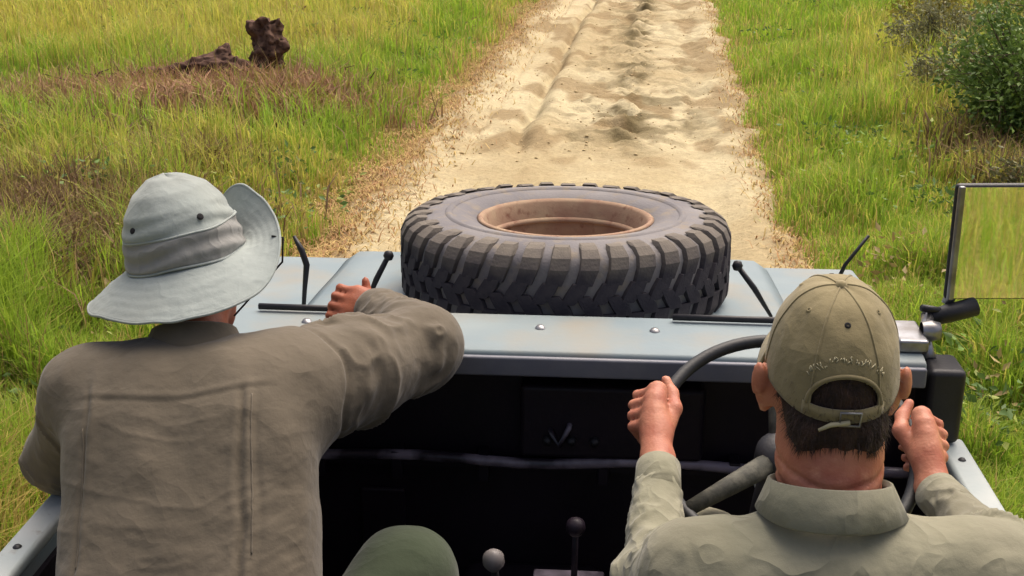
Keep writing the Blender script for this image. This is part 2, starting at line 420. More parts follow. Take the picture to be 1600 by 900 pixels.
# front panel, grille slats, headlights, bumper
MB().box((VX - 0.60, 3.39, 0.62), (VX + 0.60, 3.42, 1.205)).build('front_panel', M['paint'], veh, bevel=0.006)
for k in range(7):
    MB().box((VX - 0.33, 3.425, 0.74 + k * 0.055), (VX + 0.33, 3.445, 0.765 + k * 0.055)).build('grille_slat', M['plastic'], veh, bevel=0.003)
for s in (-1, 1):
    h_ = MB().lathe([(0.0, 0.02), (0.05, 0.018), (0.085, 0.004), (0.09, -0.03)], (VX + s * 0.47, 3.435, 0.93), (0, 1, 0), 24).build('headlight', M['mirror'], veh, smooth=True)
MB().box((L + 0.02, 3.47, 0.50), (Rr - 0.02, 3.57, 0.62)).build('bumper', M['plastic'], veh, bevel=0.01)
MB().box((VX - 0.33, 3.40, 0.51), (VX + 0.33, 3.475, 0.61)).build('bumper_bracket', M['plastic'], veh)
# scuttle / cowl shelf across the car, rolled lip towards the cabin
cow = MB().prism_x([(2.262, 1.395), (2.272, 1.376), (2.30, 1.374), (2.47, 1.30), (2.498, 1.30), (2.495, 1.412), (2.47, 1.421), (2.30, 1.424), (2.268, 1.418)], L + 0.075, Rr - 0.085).build('cowl', M['paint'], veh, bevel=0.006)
MB().box((L + 0.079, 2.245, 1.372), (Rr - 0.089, 2.2595, 1.414)).build('cowl_lip', M['lip'], veh, bevel=0.005)
for x in (-0.62, -0.12, 0.12, 0.42):
    MB().lathe([(0.0, 0.006), (0.007, 0.005), (0.011, 0.0)], (x, 2.39, 1.4235), (0, 0, 1), 12).build('cowl_bolt', M['steel'], veh, smooth=True)
for a, b_ in ((-0.74, -0.50), (0.16, 0.44)):                        # rubber weather strip along the front of the cowl
    MB().tube([(a, 2.452, 1.432), (b_, 2.448, 1.432)], 0.0075, 8).build('rubber_strip', M['plastic'], veh, smooth=True)
# bulkhead, dash, shelf
MB().box((L + 0.02, 2.40, 0.50), (Rr - 0.02, 2.43, 1.33)).build('bulkhead', M['black'], veh, bevel=0.005)
MB().box((VX - 0.03, 2.345, 1.14), (VX + 0.36, 2.398, 1.31)).build('instrument_panel', M['black'], veh, bevel=0.012)
for k in range(3):
    MB().lathe([(0.0, 0.014), (0.009, 0.012), (0.011, 0.0)], (VX + 0.03 + 0.05 * k, 2.344, 1.185), (0, -1, 0), 12).build('switch_knob', M['plastic'], veh, smooth=True)
br = MB().tube([(-0.105, 2.38, 1.215), (-0.09, 2.33, 1.205), (-0.075, 2.335, 1.175), (-0.055, 2.33, 1.22), (-0.05, 2.38, 1.225)], 0.006, 8).build('grab_bracket', M['shelfbar'], veh, smooth=True)
pts = [(x, 2.355 + 0.006 * math.sin(x * 9), 1.128 + 0.004 * math.sin(x * 13)) for x in np.linspace(L + 0.05, Rr - 0.05, 24)]
MB().tube(pts, 0.012, 10).build('shelf_rail', M['shelfbar'], veh, smooth=True)
MB().box((L + 0.03, 2.36, 1.104), (Rr - 0.03, 2.398, 1.116)).build('parcel_shelf', M['black'], veh)
for x in (-0.60, -0.43, -0.24, 0.02, 0.3):
    MB().box((x - 0.012, 2.35, 1.075), (x + 0.012, 2.396, 1.14)).build('shelf_bracket', M['black'], veh, bevel=0.003)
for x in (-0.8, -0.52):                                             # ribs pressed in the lower bulkhead
    MB().box((x, 2.385, 0.66), (x + 0.1, 2.398, 1.03)).build('bulkhead_rib', M['black'], veh, bevel=0.01)
MB().box((L + 0.03, 1.05, 0.50), (Rr - 0.03, 2.40, 0.54)).build('cabin_floor', M['floor'], veh)
tun = MB().prism_x([(1.05, 0.54), (2.40, 0.54), (2.40, 0.86), (2.10, 0.80), (1.05, 0.72)], VX - 0.16, VX + 0.16).build('transmission_tunnel', M['black'], veh, bevel=0.03)
MB().box((L + 0.04, 1.08, 0.54), (VX - 0.17, 1.72, 0.84)).build('seat_box', M['black'], veh, bevel=0.01)
MB().box((VX + 0.17, 1.08, 0.54), (Rr - 0.04, 1.60, 0.84)).build('seat_box', M['black'], veh, bevel=0.01)
for xc, y1 in ((VX - 0.50, 1.70), (VX + 0.46, 1.58)):
    MB().box((xc - 0.24, 1.10, 0.842), (xc + 0.24, y1, 0.93)).build('seat_cushion', M['seat'], veh, bevel=0.03, seg=3)
    MB().box((xc - 0.23, 1.0, 0.90), (xc + 0.23, 1.08, 1.22), (R(8), 0, 0)).build('seat_backrest', M['seat'], veh, bevel=0.03, seg=3)
# cubby box between the seats with its lid
cb = MB().box((VX + 0.02, 1.98, 0.84), (VX + 0.15, 2.12, 0.99)).build('cubby_box', M['plastic'], veh, bevel=0.006)
MB().box((VX + 0.014, 1.974, 0.992), (VX + 0.156, 2.126, 1.006)).build('lid', M['shelfbar'], cb, bevel=0.004)
# gear levers
g = MB().tube([(-0.03, 2.16, 0.82), (-0.034, 2.10, 1.0), (-0.032, 2.06, 1.13)], [0.009, 0.007, 0.006], 10).build('gear_lever', M['black'], veh, smooth=True)
MB().lathe([(0.0, 0.020), (0.010, 0.018), (0.018, 0.009), (0.019, -0.003), (0.014, -0.014), (0.006, -0.020)], (-0.032, 2.055, 1.145), (0, -0.35, 0.93), 16).build('gear_knob', M['black'], g, smooth=True)
MB().lathe([(0.06, 0.0), (0.05, 0.04), (0.036, 0.06), (0.03, 0.09), (0.014, 0.11)], (-0.03, 2.16, 0.815), (0, 0, 1), 16).build('rubber_boot', M['plastic'], g, smooth=True)
g = MB().tube([(-0.175, 2.10, 0.80), (-0.18, 2.03, 1.0), (-0.182, 1.97, 1.105)], [0.009, 0.008, 0.007], 10).build('transfer_lever', M['plastic'], veh, smooth=True)
MB().lathe([(0.0, 0.024), (0.011, 0.022), (0.02, 0.01), (0.021, -0.004), (0.014, -0.018), (0.006, -0.024)], (-0.182, 1.962, 1.122), (0, -0.35, 0.93), 16).build('gear_knob', M['knob'], g, smooth=True)
# body sides with capping rails
for s in (-1, 1):
    x0, x1 = (L, L + 0.035) if s < 0 else (Rr - 0.035, Rr)
    MB().box((x0, -1.75, 0.58), (x1, 1.02, 1.215)).build('rear_side_panel', M['paint'], veh, bevel=0.008)
    d = MB().box((x0, 1.04, 0.56), (x1, 2.42, 1.215)).build('door', M['paint'], veh, bevel=0.008)
    MB().box((x0 - s * 0.0 + (0.037 if s < 0 else -0.012), 1.06, 0.58), (x1 + (0.012 if s < 0 else -0.037), 2.40, 1.19)).build('door_lining', M['black'], d)
    xc = x0 - 0.012 if s < 0 else x0 - 0.008
    MB().box((xc, 1.03, 1.217), (xc + 0.055, 2.30, 1.243)).build('door_capping', M['rail'], d, bevel=0.009, seg=3)
    MB().box((xc, -1.75, 1.217), (xc + 0.055, 1.02, 1.243)).build('side_capping', M['rail'], veh, bevel=0.009, seg=3)
    for yy in (1.3, 1.75, 2.2):
        MB().lathe([(0.0, 0.004), (0.005, 0.0035), (0.008, 0.0)], (xc + 0.027, yy, 1.2435), (0, 0, 1), 10).build('rivet', M['plastic'], d, smooth=True)
MB().box((L + 0.037, -1.75, 0.60), (Rr - 0.037, 1.0, 0.64)).build('rear_floor', M['floor'], veh)
MB().box((L + 0.037, -1.79, 0.60), (Rr - 0.037, -1.755, 1.2)).build('tailgate', M['paint'], veh, bevel=0.008)
for s in (-0.45, 0.45):
    MB().box((VX + s - 0.04, -1.7, 0.42), (VX + s + 0.04, 3.40, 0.498)).build('chassis_rail', M['plastic'], veh)

# steering wheel, column and dial pod
Wc = np.array([0.320, 1.88, 1.422]); Wn = np.array([0, -math.cos(R(58)), math.sin(R(58))]); We1 = np.array([1.0, 0, 0]); We2 = np.array([0, math.sin(R(58)), math.cos(R(58))])
WR = 0.2165
sw = MB().tube([Wc + WR * (math.cos(a) * We1 + math.sin(a) * We2) for a in np.linspace(0, 2 * math.pi, 73)[:-1]], 0.0115, 12, closed=True).build('steering_wheel', M['wheelrim'], veh, smooth=True)
for a in (R(90), R(218), R(322)):
    e = math.cos(a) * We1 + math.sin(a) * We2
    MB().tube([Wc - Wn * 0.035 + e * 0.03, Wc - Wn * 0.02 + e * 0.11, Wc + e * (WR - 0.004)], [0.020, 0.017, 0.012], 10).build('spoke', M['spoke'], sw, smooth=True)
MB().lathe([(0.0, 0.02), (0.03, 0.018), (0.045, 0.0), (0.045, -0.03), (0.02, -0.05)], Wc - Wn * 0.03, Wn, 24).build('hub', M['plastic'], sw, smooth=True)
MB().tube([Wc - Wn * 0.06, Wc - Wn * 0.52], 0.032, 14).build('steering_column', M['plastic'], veh, smooth=True)
dn = N3((-0.25, -0.8, 0.55))
pod = MB().lathe([(0.0, -0.07), (0.045, -0.06), (0.06, -0.02), (0.062, 0.012)], (0.352, 1.985, 1.312), dn, 28).build('dial_pod', M['plastic'], veh, smooth=True)
MB().lathe([(0.064, -0.004), (0.067, 0.010), (0.062, 0.018), (0.056, 0.012)], (0.352, 1.985, 1.312), dn, 32).build('bezel', M['rail'], pod, smooth=True)
MB().lathe([(0.0, 0.0085), (0.057, 0.0085)], (0.352, 1.985, 1.312), dn, 28).build('dial_face', M['dial'], pod, smooth=True)

# door mirror on its arm, windscreen bracket block
br = MB().box((0.656, 2.26, 1.245), (0.730, 2.36, 1.405)).build('windscreen_bracket', M['plastic'], veh, bevel=0.014, seg=3)
MB().box((0.60, 2.30, 1.424), (0.66, 2.42, 1.452)).build('hinge', M['steel'], br, bevel=0.006)
MB().lathe([(0.0, 0.02), (0.018, 0.018), (0.022, 0.0), (0.018, -0.018)], (0.672, 2.35, 1.455), (1, 0, 0), 14).build('hinge_bolt', M['steel'], br, smooth=True)
MB().tube([(0.672, 2.33, 1.40), (0.668, 2.36, 1.425), (0.676, 2.40, 1.438), (0.69, 2.44, 1.452)], 0.013, 10).build('mirror_post', M['steel'], veh, smooth=True)
dm = MB().box((0.725, 2.465, 1.482), (0.937, 2.485, 1.73), (R(-2), 0, R(5.0)), (0.72, 2.47, 1.6)).build('door_mirror', M['plastic'], veh, bevel=0.008)
gl = MB().box((0.740, 2.4610, 1.4875), (0.932, 2.4635, 1.7245), (R(-2), 0, R(5.0)), (0.72, 2.47, 1.6)).build('mirror_glass', M['mirror'], dm)
MB().box((0.7255, 2.452, 1.484), (0.7395, 2.4638, 1.728), (R(-2), 0, R(5.0)), (0.72, 2.47, 1.6)).build('mirror_edge', M['steel'], dm, bevel=0.004)
MB().tube([(0.735, 2.475, 1.47), (0.745, 2.475, 1.50)], 0.012, 10).build('mirror_stem', M['steel'], dm, smooth=True)
cl = MB().tube([(0.682, 2.44, 1.446), (0.735, 2.45, 1.458), (0.79, 2.462, 1.47)], [0.016, 0.02, 0.02], 12).build('clamp', M['plastic'], dm, smooth=True)
MB().tube([(0.672, 2.43, 1.475), (0.70, 2.44, 1.468), (0.735, 2.45, 1.458)], 0.008, 8).build('wing_nut', M['plastic'], dm, smooth=True)
# bonnet catches and the aerial
def catch(p0, p1, r=0.009):
    p0 = np.array(p0); p1 = np.array(p1)
    c = MB().tube([p1, p1 * 0.5 + p0 * 0.5 + np.array([0, 0, 0.006]), p0], [r * 0.45, r * 0.8, r * 0.7], 8).build('bonnet_catch', M['plastic'], veh, smooth=True)
    MB().lathe([(0.0, 0.013), (0.009, 0.010), (0.013, 0.0), (0.009, -0.010), (0.0, -0.013)], p0, (0, 0, 1), 12).build('rubber_knob', M['plastic'], c, smooth=True)
catch((-0.502, 2.74, 1.462), (-0.562, 2.73, 1.335)); catch((0.324, 2.74, 1.457), (0.41, 2.73, 1.335))
MB().tube([(-0.735, 2.76, 1.500), (-0.716, 2.755, 1.465), (-0.705, 2.75, 1.43), (-0.712, 2.745, 1.37), (-0.72, 2.74, 1.29)], [0.004, 0.008, 0.008, 0.006, 0.005], 8).build('wiper_arm', M['plastic'], veh, smooth=True)
MB().tube([(0.56, 2.90, 1.28), (0.604, 2.9, 1.412), (0.655, 2.9, 1.490)], [0.007, 0.005, 0.004], 8).build('aerial', M['plastic'], veh, smooth=True)

# road wheels and the spare
def tyre_profile(Ro, W, Ri):
    """closed (r,h) section, h along axle"""
    p = []
    for r_, h_ in [(Ri, -0.34), (Ri + 0.012, -0.42), (Ri + 0.05, -0.485), (Ri + 0.10, -0.5), (Ro - 0.075, -0.49), (Ro - 0.045, -0.455), (Ro - 0.022, -0.40), (Ro - 0.012, -0.30), (Ro - 0.010, 0.0)]:
        p.append((r_, h_ * W))
    return p + [(r_, -h_) for r_, h_ in reversed(p[:-1])]

def make_wheel(root, c, ax, Ro, W, lugs=True):
    ax = N3(ax); c = np.asarray(c, float); Ri = 0.208
    ty = MB().lathe(tyre_profile(Ro, W, Ri), c, ax, 96, closed=True).build('tyre', M['rubber'], root, loc=c, smooth=True)
    for s in (-1, 1):
        MB().lathe([(Ri + 0.075, s * (W * 0.5 - 0.001)), (Ri + 0.080, s * (W * 0.5 + 0.0035)), (Ri + 0.090, s * (W * 0.5 + 0.0035)), (Ri + 0.095, s * (W * 0.5 - 0.002))][::s], c, ax, 72).build('sidewall_ring', M['rubber'], ty, smooth=True)
    rim = MB().lathe([(0.222, 0.43 * W), (0.212, 0.45 * W), (0.204, 0.41 * W), (0.198, 0.30 * W), (0.188, 0.20 * W), (0.182, 0.0), (0.188, -0.2 * W), (0.198, -0.30 * W), (0.205, -0.41 * W), (0.213, -0.45 * W), (0.222, -0.43 * W),
                      (0.211, -0.38 * W), (0.20, -0.2 * W), (0.196, 0), (0.20, 0.2 * W), (0.211, 0.38 * W)], c, ax, 72, closed=True).build('rim', M['rust'], root, loc=c, smooth=True)
    MB().lathe([(0.187, -0.20 * W), (0.160, -0.15 * W), (0.135, -0.10 * W), (0.10, -0.12 * W), (0.062, -0.14 * W), (0.058, -0.17 * W), (0.09, -0.16 * W), (0.13, -0.14 * W), (0.16, -0.19 * W), (0.187, -0.235 * W)], c, ax, 48, closed=True).build('wheel_disc', M['rust'], rim, smooth=True)
    MB().lathe([(0.196, 0.235 * W), (0.187, 0.245 * W), (0.179, 0.20 * W), (0.185, 0.18 * W)], c, ax, 64).build('bead_ring', M['rust'], rim, smooth=True)
    if not lugs: return
    up = np.array([1.0, 0, 0]) if abs(ax[0]) < 0.9 else np.array([0, 1.0, 0])
    x = N3(np.cross(up, ax)); y = np.cross(ax, x)
    n = 38; d = 2 * math.pi * Ro / n
    def lug(rows, name):
        # rows of (h, radius_top, tangential shift, half width)
        v = []; 
        for h_, rt, sh, hw in rows:
            for depth, grow in ((0.024, 1.12), (0.0, 1.0)):
                for q in (-1, 1):
                    v.append((rt - depth, sh + q * hw * grow, h_))
        f = []
        k = len(rows)
        for i in range(k - 1):
            a = i * 4; b2 = a + 4
            f += [(a + 2, a + 3, b2 + 3, b2 + 2), (a, a + 2, b2 + 2, b2), (a + 3, a + 1, b2 + 1, b2 + 3), (a + 1, a, b2, b2 + 1)]
        f += [(0, 1, 3, 2), (4 * k - 4, 4 * k - 2, 4 * k - 1, 4 * k - 3)]
        me = bpy.data.meshes.new(name); me.from_pydata(v, [], f); me.materials.append(M['lug']); me.update(); return me
    H = W * 0.5
    shoulder = lambda s, long: lug([(s * (H * 0.30), Ro, -0.012 * s, d * 0.27), (s * (H * 0.62), Ro, 0.0, d * 0.30), (s * (H * 0.84), Ro - 0.012, 0.004 * s, d * 0.30), (s * (H * (0.97 if long else 0.93)), Ro - (0.034 if long else 0.026), 0.004 * s, d * 0.27), (s * (H * 1.01), Ro - (0.056 if long else 0.040), 0.004 * s, d * 0.22)], 'tread_block')
    centre = lambda s: lug([(s * (H * 0.34), Ro, 0.016, d * 0.26), (s * (H * 0.14), Ro + 0.001, 0.004, d * 0.30), (-s * (H * 0.08), Ro + 0.001, -0.014, d * 0.22)], 'tread_block')
    meshes = [(shoulder(1, True), shoulder(1, False), 0.0), (shoulder(-1, True), shoulder(-1, False), 0.5), (centre(1), centre(1), 0.5), (centre(-1), centre(-1), 0.0)]
    for ma, mb_, off in meshes:
        for k in range(n):
            a = 2 * math.pi * (k + off) / n
            rad = math.cos(a) * x + math.sin(a) * y; tan = -math.sin(a) * x + math.cos(a) * y
            o = bpy.data.objects.new('tread_block', ma if k % 2 else mb_); sc.collection.objects.link(o); o.parent = ty
            o.matrix_local = Matrix(((rad[0], tan[0], ax[0], 0), (rad[1], tan[1], ax[1], 0), (rad[2], tan[2], ax[2], 0), (0, 0, 0, 1)))

for yy in (2.98, -0.55):
    for s in (-1, 1):
        wh = MB(); c = (VX + s * 0.74, yy, 0.39)
        ww = empty('road_wheel', c); ww.location = Vector(c) - origin(veh); ww.parent = veh
        make_wheel(ww, c, (s, 0, 0), 0.40, 0.2, lugs=False)

SPc = np.array([-0.087, 2.935, 1.412]); SPax = N3((0.0, math.sin(R(3.2)), math.cos(R(3.2))))
spare = empty('spare_wheel', tuple(SPc - SPax * 0.11))
tag(spare, 'chunky mud tyre on rusty brown rim, lying flat on the bonnet', 'spare wheel')
make_wheel(spare, SPc, SPax, 0.412, 0.225)

# ------------------------------------------------------------------ soft solids: smooth unions meshed with surface nets
class Field:
    def __init__(s, lo, hi, h):
        s.lo = np.array(lo, float); s.h = h
        s.n = np.ceil((np.array(hi) - s.lo) / h).astype(int) + 1
        s.V = np.full(tuple(s.n), 0.5, np.float32)
    def sub(s, a, b):
        i0 = np.clip(np.floor((np.minimum(a, b) - s.lo) / s.h).astype(int), 0, s.n - 1)
        i1 = np.clip(np.ceil((np.maximum(a, b) - s.lo) / s.h).astype(int) + 1, 1, s.n)
        sl_ = tuple(slice(p, q) for p, q in zip(i0, i1))
        g = np.meshgrid(*[(s.lo[k] + s.h * np.arange(i0[k], i1[k])).astype(np.float32) for k in range(3)], indexing='ij', sparse=True)
        return sl_, g
    def join(s, sl_, d, k):
        a = s.V[sl_]
        hh = np.maximum(k - np.abs(a - d), 0) / max(k, 1e-6)
        s.V[sl_] = np.minimum(a, d) - hh * hh * k * 0.25
    def cone(s, a, b, ra, rb, k=0.02):
        a = np.asarray(a, float); b = np.asarray(b, float); m = max(ra, rb) + k + 3 * s.h
        sl_, (X, Y, Z) = s.sub(np.minimum(a, b) - m, np.maximum(a, b) + m)
        if 0 in s.V[sl_].shape: return
        ab = b - a; L2 = ab @ ab + 1e-12
        t = np.clip(((X - a[0]) * ab[0] + (Y - a[1]) * ab[1] + (Z - a[2]) * ab[2]) / L2, 0, 1)
        d = np.sqrt((X - a[0] - t * ab[0]) ** 2 + (Y - a[1] - t * ab[1]) ** 2 + (Z - a[2] - t * ab[2]) ** 2) - (ra + (rb - ra) * t)
        s.join(sl_, d.astype(np.float32), k)
    def chain(s, pts, rad, k=0.02):
        for i in range(len(pts) - 1): s.cone(pts[i], pts[i + 1], rad[i], rad[i + 1], k)
    def ell(s, c, r, Rm=None, k=0.02):
        c = np.asarray(c, float); r = np.asarray(r, float); Rm = np.eye(3) if Rm is None else np.asarray(Rm)
        m = r.max() + k + 3 * s.h
        sl_, (X, Y, Z) = s.sub(c - m, c + m)
        if 0 in s.V[sl_].shape: return
        X = X - c[0]; Y = Y - c[1]; Z = Z - c[2]
        q = [X * Rm[0, j] + Y * Rm[1, j] + Z * Rm[2, j] for j in range(3)]
        k0 = np.sqrt(sum((q[j] / r[j]) ** 2 for j in range(3))); k1 = np.sqrt(sum((q[j] / r[j] ** 2) ** 2 for j in range(3))) + 1e-9
        s.join(sl_, (k0 * (k0 - 1) / k1).astype(np.float32), k)
    def loft(s, a, b, right, secs, k=0.03):
        """elliptic column from a to b; secs (t, half width, half depth, depth shift)"""
        a = np.asarray(a, float); b = np.asarray(b, float); Ln = np.linalg.norm(b - a); ax = (b - a) / Ln
        rt = N3(np.asarray(right, float) - ax * (np.asarray(right, float) @ ax)); fw = np.cross(ax, rt)
        m = max(q[1] for q in secs) + k + 3 * s.h
        sl_, (X, Y, Z) = s.sub(np.minimum(a, b) - m, np.maximum(a, b) + m)
        X = X - a[0]; Y = Y - a[1]; Z = Z - a[2]
        t = X * ax[0] + Y * ax[1] + Z * ax[2]; u = X * rt[0] + Y * rt[1] + Z * rt[2]; v = X * fw[0] + Y * fw[1] + Z * fw[2]
        tt = np.clip(t / Ln, 0, 1); ts = [q[0] for q in secs]
        W = np.interp(tt, ts, [q[1] for q in secs]); D = np.interp(tt, ts, [q[2] for q in secs]); O = np.interp(tt, ts, [q[3] for q in secs])
        e = (np.abs(u / W) ** 2.5 + np.abs((v - O) / D) ** 2.5) ** 0.4
        over = np.maximum(np.maximum(-t, t - Ln), 0)
        d = (e - 1) * np.minimum(W, D); d = np.where(over > 0, np.sqrt(np.maximum(d, 0) ** 2 + over ** 2) + np.minimum(d, 0) * 0, d)
        s.join(sl_, d.astype(np.float32), k)
    def mesh(s, smooth=1):
        V = s.V; ins = V < 0
        c = [ins[i:ins.shape[0] - 1 + i, j:ins.shape[1] - 1 + j, k:ins.shape[2] - 1 + k] for i in (0, 1) for j in (0, 1) for k in (0, 1)]
        al = c[0].copy(); an = c[0].copy()
        for q in c[1:]: al &= q; an |= q
        cells = np.argwhere(an & ~al)
        idx = -np.ones(an.shape, np.int32); idx[tuple(cells.T)] = np.arange(len(cells))
        acc = np.zeros((len(cells), 3)); cnt = np.zeros(len(cells))
        for ax in range(3):
            o1, o2 = [q for q in range(3) if q != ax]
            for p in (0, 1):
                for q in (0, 1):
                    off = np.zeros(3, int); off[o1] = p; off[o2] = q; off2 = off.copy(); off2[ax] = 1
                    va = V[tuple((cells + off).T)]; vb = V[tuple((cells + off2).T)]
                    mk = (va < 0) != (vb < 0); t = np.where(mk, va / np.where(mk, va - vb, 1), 0)
                    pt = np.tile(off.astype(float), (len(cells), 1)); pt[:, ax] = t
                    acc[mk] += pt[mk]; cnt[mk] += 1
        v = (cells + acc / cnt[:, None]) * s.h + s.lo
        F = []
        for ax in range(3):
            o1, o2 = (ax + 1) % 3, (ax + 2) % 3
            sa = [slice(None)] * 3; sb = [slice(None)] * 3
            sa[ax] = slice(0, -1); sb[ax] = slice(1, None)
            A = ins[tuple(sa)]; B = ins[tuple(sb)]
            e = np.argwhere(A != B)
            e = e[(e[:, o1] > 0) & (e[:, o2] > 0) & (e[:, o1] < V.shape[o1] - 1) & (e[:, o2] < V.shape[o2] - 1)]
            def ci(d1, d2):
                q = e.copy(); q[:, o1] -= d1; q[:, o2] -= d2; return idx[tuple(q.T)]
            q = np.stack([ci(1, 1), ci(0, 1), ci(0, 0), ci(1, 0)], 1)
            fl = A[tuple(e.T)]
            q[~fl] = q[~fl][:, ::-1]; F.append(q)
        F = np.concatenate(F); F = F[(F >= 0).all(1)]
        for _ in range(smooth):
            a = np.zeros_like(v); n_ = np.zeros(len(v))
            for k in range(4):
                np.add.at(a, F[:, k], v[F[:, (k + 1) % 4]] + v[F[:, k - 1]]); np.add.at(n_, F[:, k], 2)
            v = 0.5 * v + 0.5 * a / np.maximum(n_, 1)[:, None]
        return v, F

def vnormals(v, F):
    n = np.cross(v[F[:, 2]] - v[F[:, 0]], v[F[:, 3]] - v[F[:, 1]]); a = np.zeros_like(v)
    for k in range(4): np.add.at(a, F[:, k], n)
    return a / (np.linalg.norm(a, axis=1)[:, None] + 1e-12)

def along(v, a, b):
    a = np.asarray(a, float); b = np.asarray(b, float); ab = b - a; L_ = np.linalg.norm(ab); ax = ab / L_
    s = (v - a) @ ax; r = np.linalg.norm((v - a) - s[:, None] * ax, axis=1)
    return s, r, L_

def rotm(rx, ry, rz): return np.array(Euler((R(rx), R(ry), R(rz))).to_matrix())

def head(F, c, Rm, k=0.02):
    P = lambda x, y, z: np.asarray(c) + Rm @ np.array([x, y, z], float)
    F.ell(P(0, -0.012, 0.032), (0.073, 0.096, 0.096), Rm, k)
    F.ell(P(0, 0.03, -0.03), (0.062, 0.062, 0.075), Rm, 0.03)
    F.ell(P(0, 0.052, -0.085), (0.036, 0.034, 0.028), Rm, 0.03)          # chin
    F.cone(P(0, 0.085, 0.015), P(0, 0.106, -0.022), 0.009, 0.013, 0.012)   # nose
    for s in (-1, 1):
        F.cone(P(0, 0.083, 0.028), P(s * 0.05, 0.066, 0.026), 0.010, 0.009, 0.015)   # brow
        F.ell(P(s * 0.031, 0.077, 0.008), (0.013, 0.011, 0.010), Rm, 0.006)   # eye
        F.ell(P(s * 0.012, 0.096, -0.026), (0.009, 0.009, 0.008), Rm, 0.006)
        F.ell(P(s * 0.045, 0.058, -0.02), (0.022, 0.022, 0.022), Rm, 0.02)   # cheek
        er = Rm @ rotm(8, 0, -s * 28)
        F.ell(P(s * 0.082, -0.012, -0.004), (0.008, 0.020, 0.032), er, 0.006)
        F.ell(P(s * 0.092, -0.022, 0.006), (0.007, 0.013, 0.024), er, 0.006)
        F.ell(P(s * 0.080, 0.0, -0.034), (0.007, 0.009, 0.012), er, 0.006)
    F.cone(P(-0.02, 0.088, -0.052), P(0.02, 0.088, -0.052), 0.006, 0.006, 0.006)
    F.cone(P(-0.016, 0.086, -0.064), P(0.016, 0.086, -0.064), 0.007, 0.007, 0.006)

def fist(F, P, T, wrist, adir, dors):
    """hand closed round a rod through P along T (T points to the thumb side); dors = back of the hand direction"""
    P = np.asarray(P, float); T = N3(T); a = np.asarray(adir, float); a = N3(a - T * (a @ T))
    b = np.asarray(dors, float); b = N3(b - T * (b @ T) - a * (b @ a))
    pol = lambda t, ph, r_: P + T * t + r_ * (math.cos(R(ph)) * a + math.sin(R(ph)) * b)
    mcps = []
    for t, ln in ((0.031, 0.98), (0.010, 1.05), (-0.011, 1.0), (-0.031, 0.88)):
        p0 = pol(t, 62, 0.044 * ln); p1 = pol(t * 1.02, 122, 0.045 * ln); p2 = pol(t, 195, 0.031); p3 = pol(t * 0.97, 262, 0.027)
        F.chain([p0, p1, p2, p3], [0.0104, 0.0094, 0.0087, 0.0076], 0.003)
        F.ell(p0, (0.0125, 0.0125, 0.0125), None, 0.008)
        mcps.append(p0)
    wr = np.asarray(wrist, float)
    for q, m_ in enumerate(mcps):
        F.cone(wr + T * (0.018 - 0.012 * q) + b * 0.004, m_, 0.019, 0.0135, 0.014)
    F.ell(P * 0.55 + wr * 0.45 + b * 0.012 + a * 0.006, (0.036, 0.021, 0.030), np.stack([T, b, a], 1), 0.015)
    th0 = wr + T * 0.022 - b * 0.006 - a * 0.012
    th1 = P + T * 0.014 + a * 0.034 + b * 0.002; th2 = P + T * 0.046 + a * 0.024 + b * 0.004; th3 = P + T * 0.070 + a * 0.014 + b * 0.016
    F.chain([th0, th1, th2, th3], [0.016, 0.0130, 0.0108, 0.0088], 0.008)
    return a, b

def ridged(p, seed, o=3):
    return 1 - np.abs(2 * fbm(p, seed, o) - 1) * 2.2

def folds(v, a, b, freq, amp, rmax, seed, s0=-0.1, s1=1.1, tw=0.9):
    """crumpled cloth of a sleeve between a and b: sharp slanting creases, bunched towards b"""
    a = np.asarray(a, float); b = np.asarray(b, float)
    s, r_, L_ = along(v, a, b); ax = N3(b - a); x = N3(np.cross(ax, (0.3, 0.2, 0.9))); y = np.cross(ax, x)
    an = np.arctan2((v - a) @ y, (v - a) @ x)
    wgt = sstep(s0 * L_, (s0 + 0.25) * L_, s) * (1 - sstep((s1 - 0.25) * L_, s1 * L_, s)) * (1 - sstep(rmax * 0.7, rmax, r_))
    q = np.stack([s / L_ * freq * 0.75 + 0.5 * np.sin(an * 1.0 + seed) * tw, np.cos(an) * 0.75 + 4, np.sin(an) * 0.75 + 4], 1)
    c = np.clip(ridged(q, seed), -1, 1)
    return wgt * amp * (c ** 3 * 1.3 - 0.25) * (0.4 + 1.0 * vnoise(v * 10, seed + 5))

def ring_band(c, axis, right, prof, n=64, a0=0.0, a1=360.0, wob=None):
    """open or closed ribbon lofted round an axis: prof(angle)->list of (rx_scale...) points (r, ry, h)"""
    ax = N3(axis); rt = np.asarray(right, float); rt = N3(rt - ax * (rt @ ax)); fw = np.cross(ax, rt); c = np.asarray(c, float)
    v = []; full = abs(a1 - a0) >= 359.9; cnt = n if full else n + 1
    for i in range(cnt):
        an = R(a0 + (a1 - a0) * i / n)
        for rx, ry, h_ in prof(an):
            v.append(c + rt * rx * math.cos(an) + fw * ry * math.sin(an) + ax * h_)
    m = len(prof(0)); f = []
    for i in range(n):
        for k in range(m - 1):
            a = i * m + k; b2 = ((i + 1) % cnt) * m + k
            f.append((a, b2, b2 + 1, a + 1))
    return v, f

